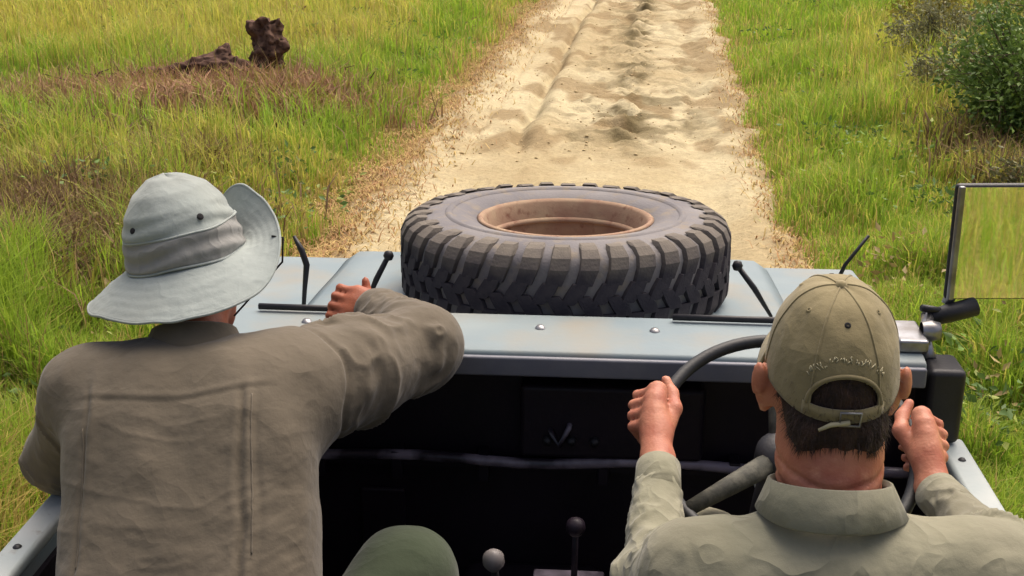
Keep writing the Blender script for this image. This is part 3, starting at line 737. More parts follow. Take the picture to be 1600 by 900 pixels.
# ================================================================== passenger, left seat
PB = (-0.66, 1.55, 0.93)
pel = np.array([-0.62, 1.50, 1.02]); nk = np.array([-0.70, 1.915, 1.528])
shL = np.array([-0.885, 1.88, 1.478]); shR = np.array([-0.520, 1.945, 1.495])
eL = np.array([-0.985, 1.97, 1.305]); wL = np.array([-0.86, 2.15, 1.20]); 
eR = np.array([-0.340, 2.170, 1.464]); wR = np.array([-0.468, 2.345, 1.476])
HdR = rotm(-14, -13, 6); Hc = np.array([-0.735, 2.045, 1.635])
Ab = N3(nk - pel)
def legs(F, hips, knees, ankles, rad, k=0.03):
    for h_, kn, an in zip(hips, knees, ankles):
        F.chain([h_, kn, an], rad, k)
p_h = [np.array([-0.72, 1.50, 1.0]), np.array([-0.53, 1.52, 1.0])]
p_k = [np.array([-0.84, 1.98, 1.04]), np.array([-0.335, 1.885, 1.125])]
p_a = [np.array([-0.84, 2.12, 0.62]), np.array([-0.36, 2.12, 0.63])]
F = Field((-1.08, 1.3, 0.54), (-0.16, 2.48, 1.80), 0.0055)
head(F, Hc, HdR)
F.cone(Hc + HdR @ np.array([0, -0.02, -0.04]), nk + (0, 0, 0.0), 0.055, 0.062, 0.03)
F.loft(pel, nk - Ab * 0.06, (1, 0, 0), [(0, 0.15, 0.10, 0), (0.4, 0.135, 0.09, 0), (0.8, 0.16, 0.095, 0), (1, 0.10, 0.07, 0)], 0.04)
F.chain([shL, eL, wL], [0.05, 0.04, 0.029], 0.03); F.chain([shR, eR, wR], [0.05, 0.04, 0.029], 0.03)
F.cone(shL, nk - Ab * 0.05, 0.05, 0.06, 0.04); F.cone(shR, nk - Ab * 0.05, 0.05, 0.06, 0.04)
fist(F, wR + np.array([-0.054, 0.022, -0.018]), (0.25, 0.55, 0.6), wR, (0.9, -0.1, 0.05), (0.1, -0.5, 0.8))
fist(F, wL + np.array([0.05, 0.06, 0.0]), (0.6, -0.6, 0.3), wL, (-0.5, -0.6, 0), (-0.3, 0.3, 0.9))
legs(F, p_h, p_k, p_a, [0.075, 0.055, 0.04])
for an in p_a: F.cone(an, an + np.array([0, 0.16, -0.03]), 0.04, 0.03, 0.02)
v, f = F.mesh()
pas = raw('person', v, f, M['skin_a'], None, PB)
tag(pas, 'person in pale bucket hat and taupe shirt, leaning forward with an elbow on the cowl', 'person')

F = Field((-1.10, 1.30, 0.98), (-0.16, 2.46, 1.66), 0.0045)
F.loft(pel - Ab * 0.02, nk - Ab * 0.03, (1, 0, 0), [(0, 0.215, 0.145, 0), (0.3, 0.212, 0.135, 0), (0.62, 0.215, 0.125, 0), (0.85, 0.195, 0.105, 0), (1, 0.115, 0.075, 0)], 0.05)
F.cone(shL + np.array([0.02, 0, 0.0]), nk - Ab * 0.05, 0.078, 0.085, 0.05); F.cone(shR - np.array([0.02, 0, 0]), nk - Ab * 0.05, 0.078, 0.085, 0.05)
F.ell(nk - Ab * 0.11 + np.array([0.10, -0.03, 0.0]), (0.10, 0.085, 0.14), rotm(-38, 0, 0), 0.06)
F.ell(nk - Ab * 0.11 + np.array([-0.09, -0.035, 0.0]), (0.10, 0.085, 0.14), rotm(-38, 0, 0), 0.06)
F.chain([shL, eL, wL], [0.076, 0.064, 0.046], 0.045)
F.chain([shR + np.array([0.0, -0.02, -0.03]), eR * 0.45 + shR * 0.55 + np.array([0.0, -0.01, -0.015]), eR, wR + (eR - wR) * 0.12], [0.10, 0.088, 0.072, 0.05], 0.05)
F.cone(eR, eR + N3(eR - shR) * 0.012, 0.07, 0.06, 0.02)
v, f = F.mesh(2); n = vnormals(v, f)
rt = np.array([1.0, 0, 0]); rt = rt - Ab * (rt @ Ab); rt = N3(rt); fw = np.cross(Ab, rt)
u = (v - nk) @ rt; s = (v - nk) @ Ab; bk = sstep(0.2, 0.6, -(n @ fw)) * sstep(0.25, 0.20, np.abs(u))
armR = along(v, shR, eR)[0] > 0.06
disp = np.zeros(len(v))
nz = fbm(v * 6, 61, 3)
uu = u + (nz - 0.5) * 0.03
disp += bk * ~armR * (-0.004 * gauss(uu + 0.150, 0.005) * sstep(-0.04, -0.09, s) + 0.002 * gauss(uu + 0.140, 0.008) * sstep(-0.04, -0.09, s))
disp += bk * ~armR * sstep(-0.07, -0.12, s) * (-0.006 * gauss(uu - 0.110, 0.0045) + 0.004 * gauss(uu - 0.121, 0.006) + 0.002 * gauss(uu - 0.099, 0.006) - 0.002 * gauss(uu - 0.136, 0.0045))
disp += bk * sstep(0.17, 0.13, np.abs(u)) * (-0.0010 * gauss(s + 0.090 + 0.012 * np.cos(u * 14), 0.004) + 0.0015 * gauss(s + 0.080 + 0.012 * np.cos(u * 14), 0.006))
# slack drape across the back
dr = np.sin((s * 46 + 5.0 * (fbm(v * np.array([5, 5, 5]), 71, 2) - 0.5) * 2 + np.cos(u * 11) * 1.1))
disp += bk * sstep(-0.08, -0.16, s) * 0.0014 * dr * sstep(0.25, 0.75, vnoise(v * 8 + 3, 73))
disp += bk * sstep(-0.06, -0.14, s) * 0.0013 * (np.clip(ridged(np.stack([u * 6 + 0.8 * nz, s * 21 + 1.2 * np.cos(u * 9), s * 0], 1), 74), -0.5, 1) ** 3)
disp += bk * ~armR * ((fbm(v * 7, 77, 3) - 0.5) * 0.014 + (fbm(np.stack([u * 22, s * 6, s * 0], 1), 78, 2) - 0.5) * 0.005)
sh = along(v, shR, eR); disp += folds(v, shR, eR, 5.0, 0.009, 0.16, 81, 0.0, 1.15)
disp += folds(v, eR, wR, 4.0, 0.006, 0.09, 85, 0.0, 1.0)
disp += folds(v, shL, eL, 4.0, 0.007, 0.12, 87, 0.0, 1.3)
disp += (fbm(v * 20, 91, 3) - 0.5) * 0.004
disp += -0.006 * gauss(along(v, shR, eR)[0] - 0.02 + 0.01 * np.sin(v[:, 2] * 40), 0.006) * (v[:, 0] > -0.62) * (along(v, shR, eR)[1] < 0.14)
v = v + n * disp[:, None]
shirt_p = raw('shirt', v, f, M['shirt_a'], pas)
def seam(target, vv, mask, parent, material, rad=0.0016):
    idx_ = np.where(mask)[0]; pts = []
    for t_ in target:
        d_ = np.linalg.norm(np.asarray(t_)[None, :] - vv['q'][idx_], axis=1); k_ = np.argsort(d_)[:6]; pts.append(vv['v'][idx_[k_]].mean(0) + vv['n'][idx_[k_]].mean(0) * rad * 0.3)
    P_ = np.array(pts)
    for _ in range(2): P_[1:-1] = 0.5 * P_[1:-1] + 0.25 * (P_[2:] + P_[:-2])
    MB().tube(list(P_), rad, 6).build('stitched_seam', material, parent, smooth=True)
vv = {'q': np.stack([u, s], 1), 'v': v, 'n': n}; bm_k = (-(n @ fw) > 0.2) & (np.abs(u) < 0.2)
seam([(-0.148, y) for y in np.linspace(-0.10, -0.36, 60)], vv, bm_k, shirt_p, M['shirt_a'])
seam([(0.130, y) for y in np.linspace(-0.10, -0.36, 60)], vv, bm_k, shirt_p, M['shirt_a'])
# folded collar
cz = nk + Ab * 0.012
def prof(an):
    d = 0.010 * math.cos(an * 2)
    return [(0.066, 0.066, 0.040), (0.069, 0.069, 0.047), (0.073, 0.073, 0.044), (0.084 + d * 0.2, 0.082, 0.015), (0.094, 0.090, -0.012), (0.090, 0.086, -0.013), (0.068, 0.068, 0.02)]
v, f = ring_band(cz, N3((-0.1, 0.5, 0.86)), (1, 0, 0), prof, 56)
raw('collar', v, f, M['shirt_a'], shirt_p)
F = Field((-1.0, 1.3, 0.56), (-0.2, 2.22, 1.22), 0.007)
legs(F, p_h, p_k, p_a, [0.105, 0.085, 0.065], 0.05); F.ell((-0.62, 1.50, 1.01), (0.20, 0.15, 0.11), None, 0.05)
v, f = F.mesh(2); n = vnormals(v, f); v = v + n * ((fbm(v * 9, 95, 3) - 0.5) * 0.014)[:, None]
raw('trousers', v, f, M['trouser'], pas)
for an in p_a:
    F = Field(an - np.array([0.08, 0.1, 0.09]), an + np.array([0.08, 0.26, 0.05]), 0.006)
    F.cone(an + (0, -0.02, -0.01), an + (0, 0.17, -0.03), 0.05, 0.04, 0.02); v, f = F.mesh(1); raw('shoe', v, f, M['blackcloth'], pas)
# hair at the nape
F = Field(Hc - 0.14, Hc + 0.14, 0.005)
F.ell(Hc + HdR @ np.array([0, -0.016, 0.028]), (0.081, 0.100, 0.098), HdR, 0.01)
v, f = F.mesh(1); lv = (v - Hc) @ HdR
keep = ~((lv[:, 1] > 0.03) & (lv[:, 2] < 0.05)) & (lv[:, 2] > -0.05)
f = f[keep[f].all(1)]; v = v + (fbm(v * 60, 97, 2) - 0.5)[:, None] * 0.006
raw('hair', v, f, M['hair'], pas)

# bucket hat
def surf(fn, nu, nv, closed_u=True):
    v = [fn(i / nu, j / nv) for i in range(nu if closed_u else nu + 1) for j in range(nv + 1)]
    m = nv + 1; f = []
    for i in range(nu):
        for j in range(nv):
            a = i * m + j; b2 = ((i + 1) % nu if closed_u else i + 1) * m + j
            f.append((a, b2, b2 + 1, a + 1))
    return v, f
hatc = Hc + HdR @ np.array([0, -0.008, 0.040])
HatR = rotm(-5, -11, 8)
def hatP(x, y, z): return hatc + HatR @ np.array([x, y, z])
hat_n = lambda an, q: float(vnoise(np.array([[math.cos(an) * 1.7 + 5, math.sin(an) * 1.7 + 5, q * 2.0]]), 33)[0]) - 0.5
def crown(u_, t):
    an = 2 * math.pi * u_
    # t 0 centre of top -> 1 base seam
    r_ = np.interp(t, [0, 0.15, 0.35, 0.52, 0.66, 0.8, 1.0], [0.0, 0.034, 0.068, 0.089, 0.099, 0.103, 0.106])
    z = np.interp(t, [0, 0.15, 0.35, 0.52, 0.66, 0.8, 1.0], [0.154, 0.148, 0.126, 0.097, 0.066, 0.033, 0.0])
    w_ = hat_n(an, t) * 0.014 * min(1, t * 2) + 0.0035 * math.sin(z * 210 + 2.5 * math.sin(an * 2) + an) * float(sstep(0.45, 0.7, t)) * (0.4 + 0.8 * hat_n(an * 1.0 + 2, 4) + 0.4)
    return hatP((r_ * 0.97 + w_) * math.cos(an), (r_ * 1.06 + w_) * math.sin(an), z + hat_n(an, t + 3) * 0.008)
v, f = surf(crown, 96, 44)
hat = raw('bucket_hat', v, f, M['hat'], pas); sub = hat.modifiers.new('th', 'SOLIDIFY'); sub.thickness = 0.002
def band(u_, t):
    an = 2 * math.pi * u_; p = np.array(crown(u_, 0.985 - 0.30 * t)); c_ = hatP(0, 0, 0.02)
    d = p - c_; d = d - HatR[:, 2] * (d @ HatR[:, 2]); return p + N3(d) * (0.0035 if 0.02 < t < 0.98 else 0.0005)
v, f = surf(band, 96, 14); raw('hat_band', v, f, M['hatband'], hat)
for tt in (0.70, 0.985):
    v = [np.array(crown(i / 96, tt)) * 1.0 for i in range(96)]; MB().tube([p + N3(p - hatP(0, 0, 0.03)) * 0.003 for p in v], 0.0022, 6, closed=True).build('seam', M['hat'], hat, smooth=True)
def brimz(an, q):
    up = 0.142 * math.exp(-((math.atan2(math.sin(an - R(50)), math.cos(an - R(50)))) / R(56)) ** 2)
    return (-0.058 + 0.012 * math.sin(2 * an + 0.6) + 0.016 * hat_n(an, 9)) * q ** 1.2 + up * q ** 1.3
def brim(u_, t):
    an = 2 * math.pi * u_; q = t
    rr = 0.102 + (0.088 - 0.040 * math.exp(-(math.atan2(math.sin(an - R(50)), math.cos(an - R(50))) / R(46)) ** 2)) * q
    return hatP(rr * 0.98 * math.cos(an), rr * 1.04 * math.sin(an), 0.001 + brimz(an, q) + 0.0004 * math.cos(q * 38) + 0.010 * q * hat_n(an * 3, q * 2 + 40) * 0.6)
v, f = surf(brim, 120, 26); bm_ = raw('hat_brim', v, f, M['hat'], hat); sub = bm_.modifiers.new('th', 'SOLIDIFY'); sub.thickness = 0.0035; sub.offset = 0
MB().tube([brim(i / 120, 1.0) for i in range(120)], 0.0028, 6, closed=True).build('brim_edge', M['hat'], hat, smooth=True)
for dg in (-50, 232):
    c_ = np.array(crown(dg / 360.0 % 1, 0.60)); nrm = N3(c_ - hatP(0, 0, 0.03))
    MB().lathe([(0.0, 0.001), (0.0045, 0.0022), (0.0065, 0.0)], c_ + nrm * 0.002, nrm, 12).build('eyelet', M['blackcloth'], hat, smooth=True)
c_ = [np.array(brim(0.985, 0.55)) + (0, 0, 0.004), np.array(brim(0.985, 0.8)) + (0, 0, 0.005), np.array(brim(0.985, 1.0)) + (0.006, 0, -0.004), np.array(brim(0.985, 1.0)) + (0.002, 0.0, -0.05), np.array([-0.66, 2.03, 1.57])]
MB().tube(c_[1:], 0.002, 6).build('chin_cord', M['blackcloth'], hat, smooth=True)

# ================================================================== driver, right seat
DB = (0.31, 1.30, 0.93)
pel = np.array([0.31, 1.24, 1.02]); nk = np.array([0.295, 1.375, 1.570]); Ab = N3(nk - pel)
shL = np.array([0.136, 1.345, 1.488]); shR = np.array([0.496, 1.365, 1.492])
eL = np.array([0.092, 1.555, 1.352]); eR = np.array([0.612, 1.56, 1.380])
Hc = np.array([0.298, 1.462, 1.722]); HdR = rotm(-6, 0, 0)
rimp = lambda dg: Wc + WR * (math.cos(R(dg)) * We1 + math.sin(R(dg)) * We2)
rimt = lambda dg: -math.sin(R(dg)) * We1 + math.cos(R(dg)) * We2
gL, gR = rimp(169), rimp(2); tL, tR = -rimt(169), rimt(2)
wL = np.array([0.106, 1.805, 1.420]); wR = np.array([0.548, 1.80, 1.392])
F = Field((-0.02, 1.10, 0.54), (0.70, 2.15, 1.86), 0.0045)
head(F, Hc, HdR)
F.chain([Hc + HdR @ np.array([0, -0.030, -0.02]), Hc + np.array([0, -0.045, -0.08]), nk - Ab * 0.04], [0.060, 0.060, 0.070], 0.03)
F.loft(pel, nk - Ab * 0.07, (1, 0, 0), [(0, 0.15, 0.10, 0), (0.4, 0.135, 0.09, 0), (0.8, 0.16, 0.095, 0), (1, 0.10, 0.07, 0)], 0.04)
F.chain([shL, eL, wL], [0.05, 0.042, 0.029], 0.03); F.chain([shR, eR, wR], [0.05, 0.042, 0.029], 0.03)
F.cone(shL, nk - Ab * 0.05, 0.05, 0.06, 0.04); F.cone(shR, nk - Ab * 0.05, 0.05, 0.06, 0.04)
fist(F, gL, tL, wL, 0.62 * Wn + np.array([0.78, 0, 0]), 0.78 * Wn - np.array([0.62, 0, 0]))
fist(F, gR, tR, wR, 0.62 * Wn - np.array([0.78, 0, 0]), 0.78 * Wn + np.array([0.62, 0, 0]))
d_h = [np.array([0.215, 1.26, 1.0]), np.array([0.405, 1.26, 1.0])]
d_k = [np.array([0.185, 1.79, 1.235]), np.array([0.49, 1.76, 1.14])]
d_a = [np.array([0.19, 2.06, 0.64]), np.array([0.48, 2.08, 0.64])]
legs(F, d_h, d_k, d_a, [0.075, 0.055, 0.04])
for an in d_a: F.cone(an, an + np.array([0, 0.06, -0.03]), 0.04, 0.03, 0.02)
v, f = F.mesh()
nn = vnormals(v, f); q = (np.abs(v[:, 0] - Hc[0]) < 0.075) & (v[:, 1] < Hc[1] - 0.01) & (v[:, 2] < Hc[2] - 0.02) & (v[:, 2] > Hc[2] - 0.16)
zc = v[:, 2] - Hc[2] + 0.012 * np.cos((v[:, 0] - Hc[0]) * 22) + 0.006 * (fbm(v * 25, 201, 2) - 0.5)
v = v + nn * (q * (-0.0035 * gauss(zc + 0.082, 0.003) - 0.003 * gauss(zc + 0.104, 0.003) - 0.0025 * gauss(zc + 0.118, 0.0025)) + (fbm(v * 90, 203, 2) - 0.5) * 0.0012)[:, None]
drv = raw('person', v, f, M['skin_b'], None, DB)
tag(drv, 'person in khaki baseball cap and pale olive shirt, both hands on the steering wheel', 'person')

F = Field((-0.10, 1.06, 0.98), (0.74, 1.90, 1.68), 0.0045)
F.loft(pel - Ab * 0.02, nk - Ab * 0.05, (1, 0, 0), [(0, 0.19, 0.14, 0), (0.4, 0.195, 0.125, 0), (0.72, 0.20, 0.12, 0), (0.90, 0.175, 0.105, 0), (1, 0.11, 0.08, 0)], 0.05)
F.cone(shL, nk - Ab * 0.065, 0.066, 0.085, 0.05); F.cone(shR, nk - Ab * 0.065, 0.066, 0.085, 0.05)
cuffL = wL + (eL - wL) * 0.10; cuffR = wR + (eR - wR) * 0.10
F.chain([shL, eL], [0.076, 0.058], 0.04); F.chain([eL, cuffL], [0.052, 0.034], 0.03)
F.chain([shR, eR], [0.080, 0.062], 0.04); F.chain([eR, cuffR], [0.054, 0.036], 0.03)
v, f = F.mesh(2); n = vnormals(v, f)
u = v[:, 0] - nk[0]; s = (v - nk) @ Ab; bk = sstep(-0.2, 0.35, -n[:, 1]) * sstep(0.2, 0.14, np.abs(u))
disp = folds(v, shL, eL, 4.5, 0.008, 0.14, 101, 0.0, 1.2) + folds(v, shR, eR, 4.5, 0.009, 0.14, 103, -0.2, 1.2)
disp += folds(v, eL, cuffL, 5.0, 0.0055, 0.075, 105, -0.1, 1.0) + folds(v, eR, cuffR, 5.0, 0.0055, 0.075, 107, -0.1, 1.0)
disp += (fbm(v * 9, 109, 3) - 0.5) * 0.014 + (fbm(v * 24, 111, 2) - 0.5) * 0.004
disp += bk * (-0.004 * gauss(s + 0.10 + 0.02 * np.cos(u * 9), 0.005))
for q in (-1, 1):                                                  # armhole seam
    sa = along(v, shL if q < 0 else shR, eL if q < 0 else eR); disp += -0.003 * gauss(sa[0] - 0.01, 0.006) * (1 - sstep(0.08, 0.11, sa[1]))
v = v + n * disp[:, None]
shirt_d = raw('shirt', v, f, M['shirt_b'], drv)
vv = {'q': np.stack([u, s], 1), 'v': v, 'n': n}; bm_k = (n[:, 1] < 0.1) & (n[:, 2] > -0.2) & (np.abs(u) < 0.22)
seam([(x, -0.100 - 0.02 * math.cos(x * 9)) for x in np.linspace(-0.16, 0.16, 60)], vv, bm_k, shirt_d, M['shirt_b'])
def prof(an):
    back = 0.5 - 0.5 * math.sin(an)
    d = 0.006 * math.sin(3 * an + 1)
    return [(0.070, 0.070, 0.040 + 0.006 * back), (0.073, 0.073, 0.049 + 0.006 * back), (0.0765, 0.0765, 0.048 + 0.006 * back), (0.084 + d * 0.5, 0.083, 0.032), (0.093 + d, 0.092, 0.012 - 0.006 * back), (0.089 + d, 0.088, 0.010 - 0.006 * back), (0.076, 0.076, 0.02)]
v, f = ring_band(nk + np.array([0, -0.006, 0.000]), N3((0, 0.28, 0.96)), (1, 0, 0), prof, 64)
raw('collar', v, f, M['shirt_b'], shirt_d)
for cu, el, nm in ((cuffL, eL, 'cuff'), (cuffR, eR, 'cuff')):
    ax = N3(cu - el)
    MB().lathe([(0.0350, -0.055), (0.0385, -0.052), (0.0370, -0.01), (0.0365, 0.012), (0.0330, 0.016), (0.030, 0.010)], cu, ax, 28).build('cuff', M['shirt_b'], shirt_d, smooth=True)
F = Field((0.05, 1.06, 0.56), (0.65, 2.2, 1.36), 0.007)
legs(F, d_h, d_k, d_a, [0.105, 0.085, 0.065], 0.05); F.ell((0.31, 1.25, 1.01), (0.20, 0.15, 0.11), None, 0.05)
v, f = F.mesh(2); n = vnormals(v, f); v = v + n * ((fbm(v * 9, 115, 3) - 0.5) * 0.014 + (fbm(v * 26, 116, 2) - 0.5) * 0.006)[:, None]
raw('trousers', v, f, M['shirt_b'], drv)
for an in d_a:
    F = Field(an - np.array([0.08, 0.1, 0.09]), an + np.array([0.08, 0.26, 0.05]), 0.006)
    F.cone(an + (0, -0.02, -0.01), an + (0, 0.17, -0.03), 0.05, 0.04, 0.02); v, f = F.mesh(1); raw('shoe', v, f, M['blackcloth'], drv)
# hair below the cap
F = Field(Hc - 0.14, Hc + 0.14, 0.0045)
F.ell(Hc + HdR @ np.array([0, -0.014, 0.018]), (0.0745, 0.0985, 0.088), HdR, 0.01)
F.cone(Hc + HdR @ np.array([-0.030, -0.074, -0.040]), Hc + HdR @ np.array([0.030, -0.074, -0.040]), 0.030, 0.030, 0.03)
v, f = F.mesh(1); lv = (v - Hc) @ HdR
keep = (lv[:, 2] > -0.075 + 0.010 * np.sin(lv[:, 0] * 60)) & ~((lv[:, 1] > -0.035) & (lv[:, 2] < 0.03)) & ~((lv[:, 1] > 0.05))
f = f[keep[f].all(1)]; nn = vnormals(v, f); v = v + nn * ((fbm(v * np.array([160, 160, 40]), 117, 2) - 0.5) * 0.007)[:, None]
raw('hair', v, f, M['hair'], drv)
used = np.unique(f.ravel()); pick = used[rng.integers(0, len(used), 5000)]; N_ = len(pick)
p0 = v[pick] + rng.normal(0, 0.0015, (N_, 3)); d_ = nn[pick] * 0.45 + np.array([0, 0, -0.9]) + rng.normal(0, 0.25, (N_, 3)); d_ /= np.linalg.norm(d_, axis=1)[:, None]
sd_ = np.cross(d_, nn[pick]); sd_ /= np.linalg.norm(sd_, axis=1)[:, None] + 1e-9; ln_ = rng.uniform(0.008, 0.016, N_)[:, None]
hv = np.stack([p0 - sd_ * 0.0005, p0 + sd_ * 0.0005, p0 + d_ * ln_], 1).reshape(-1, 3)
raw('hair_strands', hv, np.arange(N_ * 3).reshape(-1, 3), M['hair'], drv, smooth=False)

# baseball cap: six panels, arched opening and strap at the back
CapR = HdR @ rotm(13, 0, 0); capc = Hc + HdR @ np.array([0, -0.013, 0.034])
def capP(x, y, z): return capc + CapR @ np.array([x, y, z])
def capfn(u_, t, off=0.0):
    an = 2 * math.pi * u_ - math.pi / 2                               # u=0 at the back
    el = t * math.pi / 2
    r_ = math.cos(el) ** 0.80; z = math.sin(el)
    panel = abs(math.sin(3 * (an + math.pi / 2)))
    q = 1 + 0.018 * panel * math.cos(el) + 0.10 * (hat_n(an, t * 3 + 20)) * 0.35
    zz = -0.020 * (1 - t) * (0.5 - 0.5 * math.sin(an)) ** 1.5
    return capP((0.0790 * q + off) * r_ * math.cos(an), (0.1055 * q + off) * r_ * math.sin(an), 0.110 * z * q + zz - 0.010 + off * z)
nu, nv = 144, 40
v, f = surf(capfn, nu, nv)
def hole(i, j):                                                    # arched cut-out at the back
    uu = ((i + 0.5) / nu + 0.5) % 1 - 0.5; tt = (j + 0.5) / nv
    return (tt > 0.085) and (uu / 0.088) ** 2 + ((tt - 0.085) / 0.22) ** 2 < 1
f = [q for k, q in enumerate(f) if not hole(k // nv, k % nv)]
cap = raw('baseball_cap', v, f, M['cap'], drv); sub = cap.modifiers.new('th', 'SOLIDIFY'); sub.thickness = 0.0025; sub.offset = 1
arc = [capfn(0.090 * math.cos(a), 0.085 + 0.225 * math.sin(a), 0.002) for a in np.linspace(0, math.pi, 28)]
MB().tube(arc, 0.0032, 6).build('opening_trim', M['cap'], cap, smooth=True)
MB().lathe([(0.0, 0.006), (0.006, 0.005), (0.008, 0.0)], capfn(0, 1.0, 0.002), CapR[:, 2], 14).build('cap_button', M['cap'], cap, smooth=True)
for k in range(6):
    p = [capfn((k + 0.5) / 6.0, t, 0.0025) for t in np.linspace(0.03, 0.99, 26)]
    MB().tube(p, 0.0016, 6).build('panel_seam', M['cap'], cap, smooth=True)
    c_ = np.array(capfn(k / 6.0, 0.66, 0.0025)); nrm = N3(c_ - capc)
    MB().lathe([(0.0014, 0.0008), (0.003, 0.0016), (0.0042, 0.0)], c_, nrm, 10).build('vent_eyelet', M['cap' if k % 3 else 'blackcloth'], cap, smooth=True)
st = [capfn(0.10 * q, 0.045, 0.003) for q in np.linspace(-1, 1, 24)]
v = []; 
for p in st: v += [np.array(p) - CapR[:, 2] * 0.009, np.array(p) + CapR[:, 2] * 0.009]
f = [(2 * i, 2 * i + 2, 2 * i + 3, 2 * i + 1) for i in range(23)]
so = raw('strap', v, f, M['cap'], cap); sub = so.modifiers.new('th', 'SOLIDIFY'); sub.thickness = 0.002
bc = np.array(capfn(0.012, 0.035, 0.006)); bn = N3(bc - capfn(0, 1.0) + CapR[:, 2] * 0.1); X = CapR[:, 0]; Z = CapR[:, 2]
MB().tube([bc - X * 0.012 - Z * 0.009, bc + X * 0.012 - Z * 0.009, bc + X * 0.012 + Z * 0.009, bc - X * 0.012 + Z * 0.009], 0.0018, 6, closed=True).build('buckle', M['steel'], cap, smooth=True)
MB().tube([bc + X * 0.0 - Z * 0.004, bc - X * 0.022 - Z * 0.008, bc - X * 0.036 - Z * 0.016], [0.003, 0.003, 0.002], 6).build('strap_end', M['thread'], cap, smooth=True)
m = MB()                                                           # worn embroidery over the arch
for a in np.linspace(0.62, math.pi - 0.62, 46):
    a = a + random.uniform(-0.02, 0.02); l0 = random.uniform(0.29, 0.34); l1 = l0 + random.uniform(0.012, 0.035)
    m.tube([capfn(0.115 * math.cos(a), 0.085 + l0 * math.sin(a), 0.0030), capfn(0.122 * math.cos(a + random.uniform(-0.07, 0.07)), 0.085 + l1 * math.sin(a), 0.0030)], 0.0006, 5)
m.build('embroidery', M['thread'], cap, smooth=True)
def bill(u_, t):
    an = R(20) + R(140) * u_
    x = 0.081 * math.cos(an); y = 0.105 * math.sin(an)
    return capP(x * (1 + 0.10 * t), y + t * 0.070 * math.sin(math.pi * u_) ** 0.6, -0.012 - 0.020 * t - 0.022 * (2 * u_ - 1) ** 2 * (0.3 + 0.7 * t))
v, f = surf(bill, 32, 10, False); bi = raw('cap_bill', v, f, M['cap'], cap); sub = bi.modifiers.new('th', 'SOLIDIFY'); sub.thickness = 0.004

# ------------------------------------------------------------------ vegetation
def set_col(me, col):
    c = np.ones((len(col), 4), np.float32); c[:, :3] = col
    at = me.color_attributes.new('Col', 'FLOAT_COLOR', 'POINT'); at.data.foreach_set('color', c.ravel())

def blades(name, pos, h, wd, az, lean, col, tip, material):
    N = len(pos); fa = az + math.pi / 2 + rng.uniform(-0.6, 0.6, N)
    rt = np.stack([np.cos(fa), np.sin(fa), np.zeros(N)], 1) * wd[:, None] * 0.5
    bd = np.stack([np.cos(az), np.sin(az), np.zeros(N)], 1); up = np.array([0, 0, 1.0])
    mid = pos + up * (h * 0.58)[:, None] + bd * (h * lean * 0.30)[:, None]
    tp = pos + up * (h * (1 - 0.35 * lean))[:, None] + bd * (h * lean)[:, None]
    v = np.stack([pos - rt, pos + rt, mid - rt * 0.75, mid + rt * 0.75, tp], 1).reshape(-1, 3)
    b_ = np.arange(N)[:, None] * 5
    q = np.concatenate([b_ + np.array([0, 1, 3]), b_ + np.array([0, 3, 2]), b_ + np.array([2, 3, 4])], 1).reshape(-1, 3)
    o = raw(name, v, q, material, smooth=False)
    cc = np.repeat(col[:, None, :], 5, 1); cc[:, 4] = tip; cc[:, 2:4] = 0.65 * cc[:, 2:4] + 0.35 * tip[:, None, :]
    set_col(o.data, cc.reshape(-1, 3)); return o

LG = np.array(S(150, 182, 52)[:3]); DG = np.array(S(112, 152, 46)[:3]); YG = np.array(S(188, 184, 84)[:3]); ST = np.array(S(190, 164, 104)[:3]); BR = np.array(S(132, 108, 78)[:3]); DB_ = np.array(S(104, 82, 60)[:3])
def blob(x, y, cx, cy, rx, ry): return np.exp(-(((x - cx) / rx) ** 2 + ((y - cy) / ry) ** 2))

def sward(x, y):
    """what grows where: yellow, lush, dead weights"""
    u = x - road_x(y)
    big = n2(x, y, 0.45, 51, 3); med = n2(x, y, 1.3, 53, 3)
    yel = sstep(0.42, 0.66, big + 0.35 * (med - 0.5)) * 0.75 + 1.0 * sstep(11.5, 15.5, y + 2 * (med - 0.5)) * (u < 0) * sstep(-2.3, -4.0, u) + 0.5 * (y < 2)
    dead = 0.95 * blob(x, y, -3.9, 12.1, 1.4, 0.8) + 0.95 * blob(x, y, -3.6, 7.2, 1.0, 0.8) + 0.9 * blob(x, y, -3.4, 6.2, 0.7, 0.6) + 0.35 * blob(x, y, -3.0, 8.7, 0.6, 0.3) + 0.7 * blob(x, y, -5.5, 10.9, 0.6, 0.5) + 0.4 * blob(x, y, -2.6, 4.6, 0.7, 0.4) + 0.6 * blob(x, y, 2.9, 9.2, 0.35, 1.3)
    dead = dead * sstep(0.25, 0.6, med + 0.15)
    edge = gauss(np.abs(u) - 1.65, 0.30) * np.where(u < 0, 0.9, 0.35)
    right = (u > 0) * sstep(3.2, 2.2, u)
    yel = np.clip(yel * (1 - 0.75 * right), 0, 1)
    return yel, np.clip(dead, 0, 1), np.clip(edge * (0.4 + med), 0, 1)

def scatter(N, dmin, dmax, k0, k1):
    d = np.exp(rng.uniform(np.log(dmin), np.log(dmax), N)); x = d * rng.uniform(k0, k1, N); return x, d

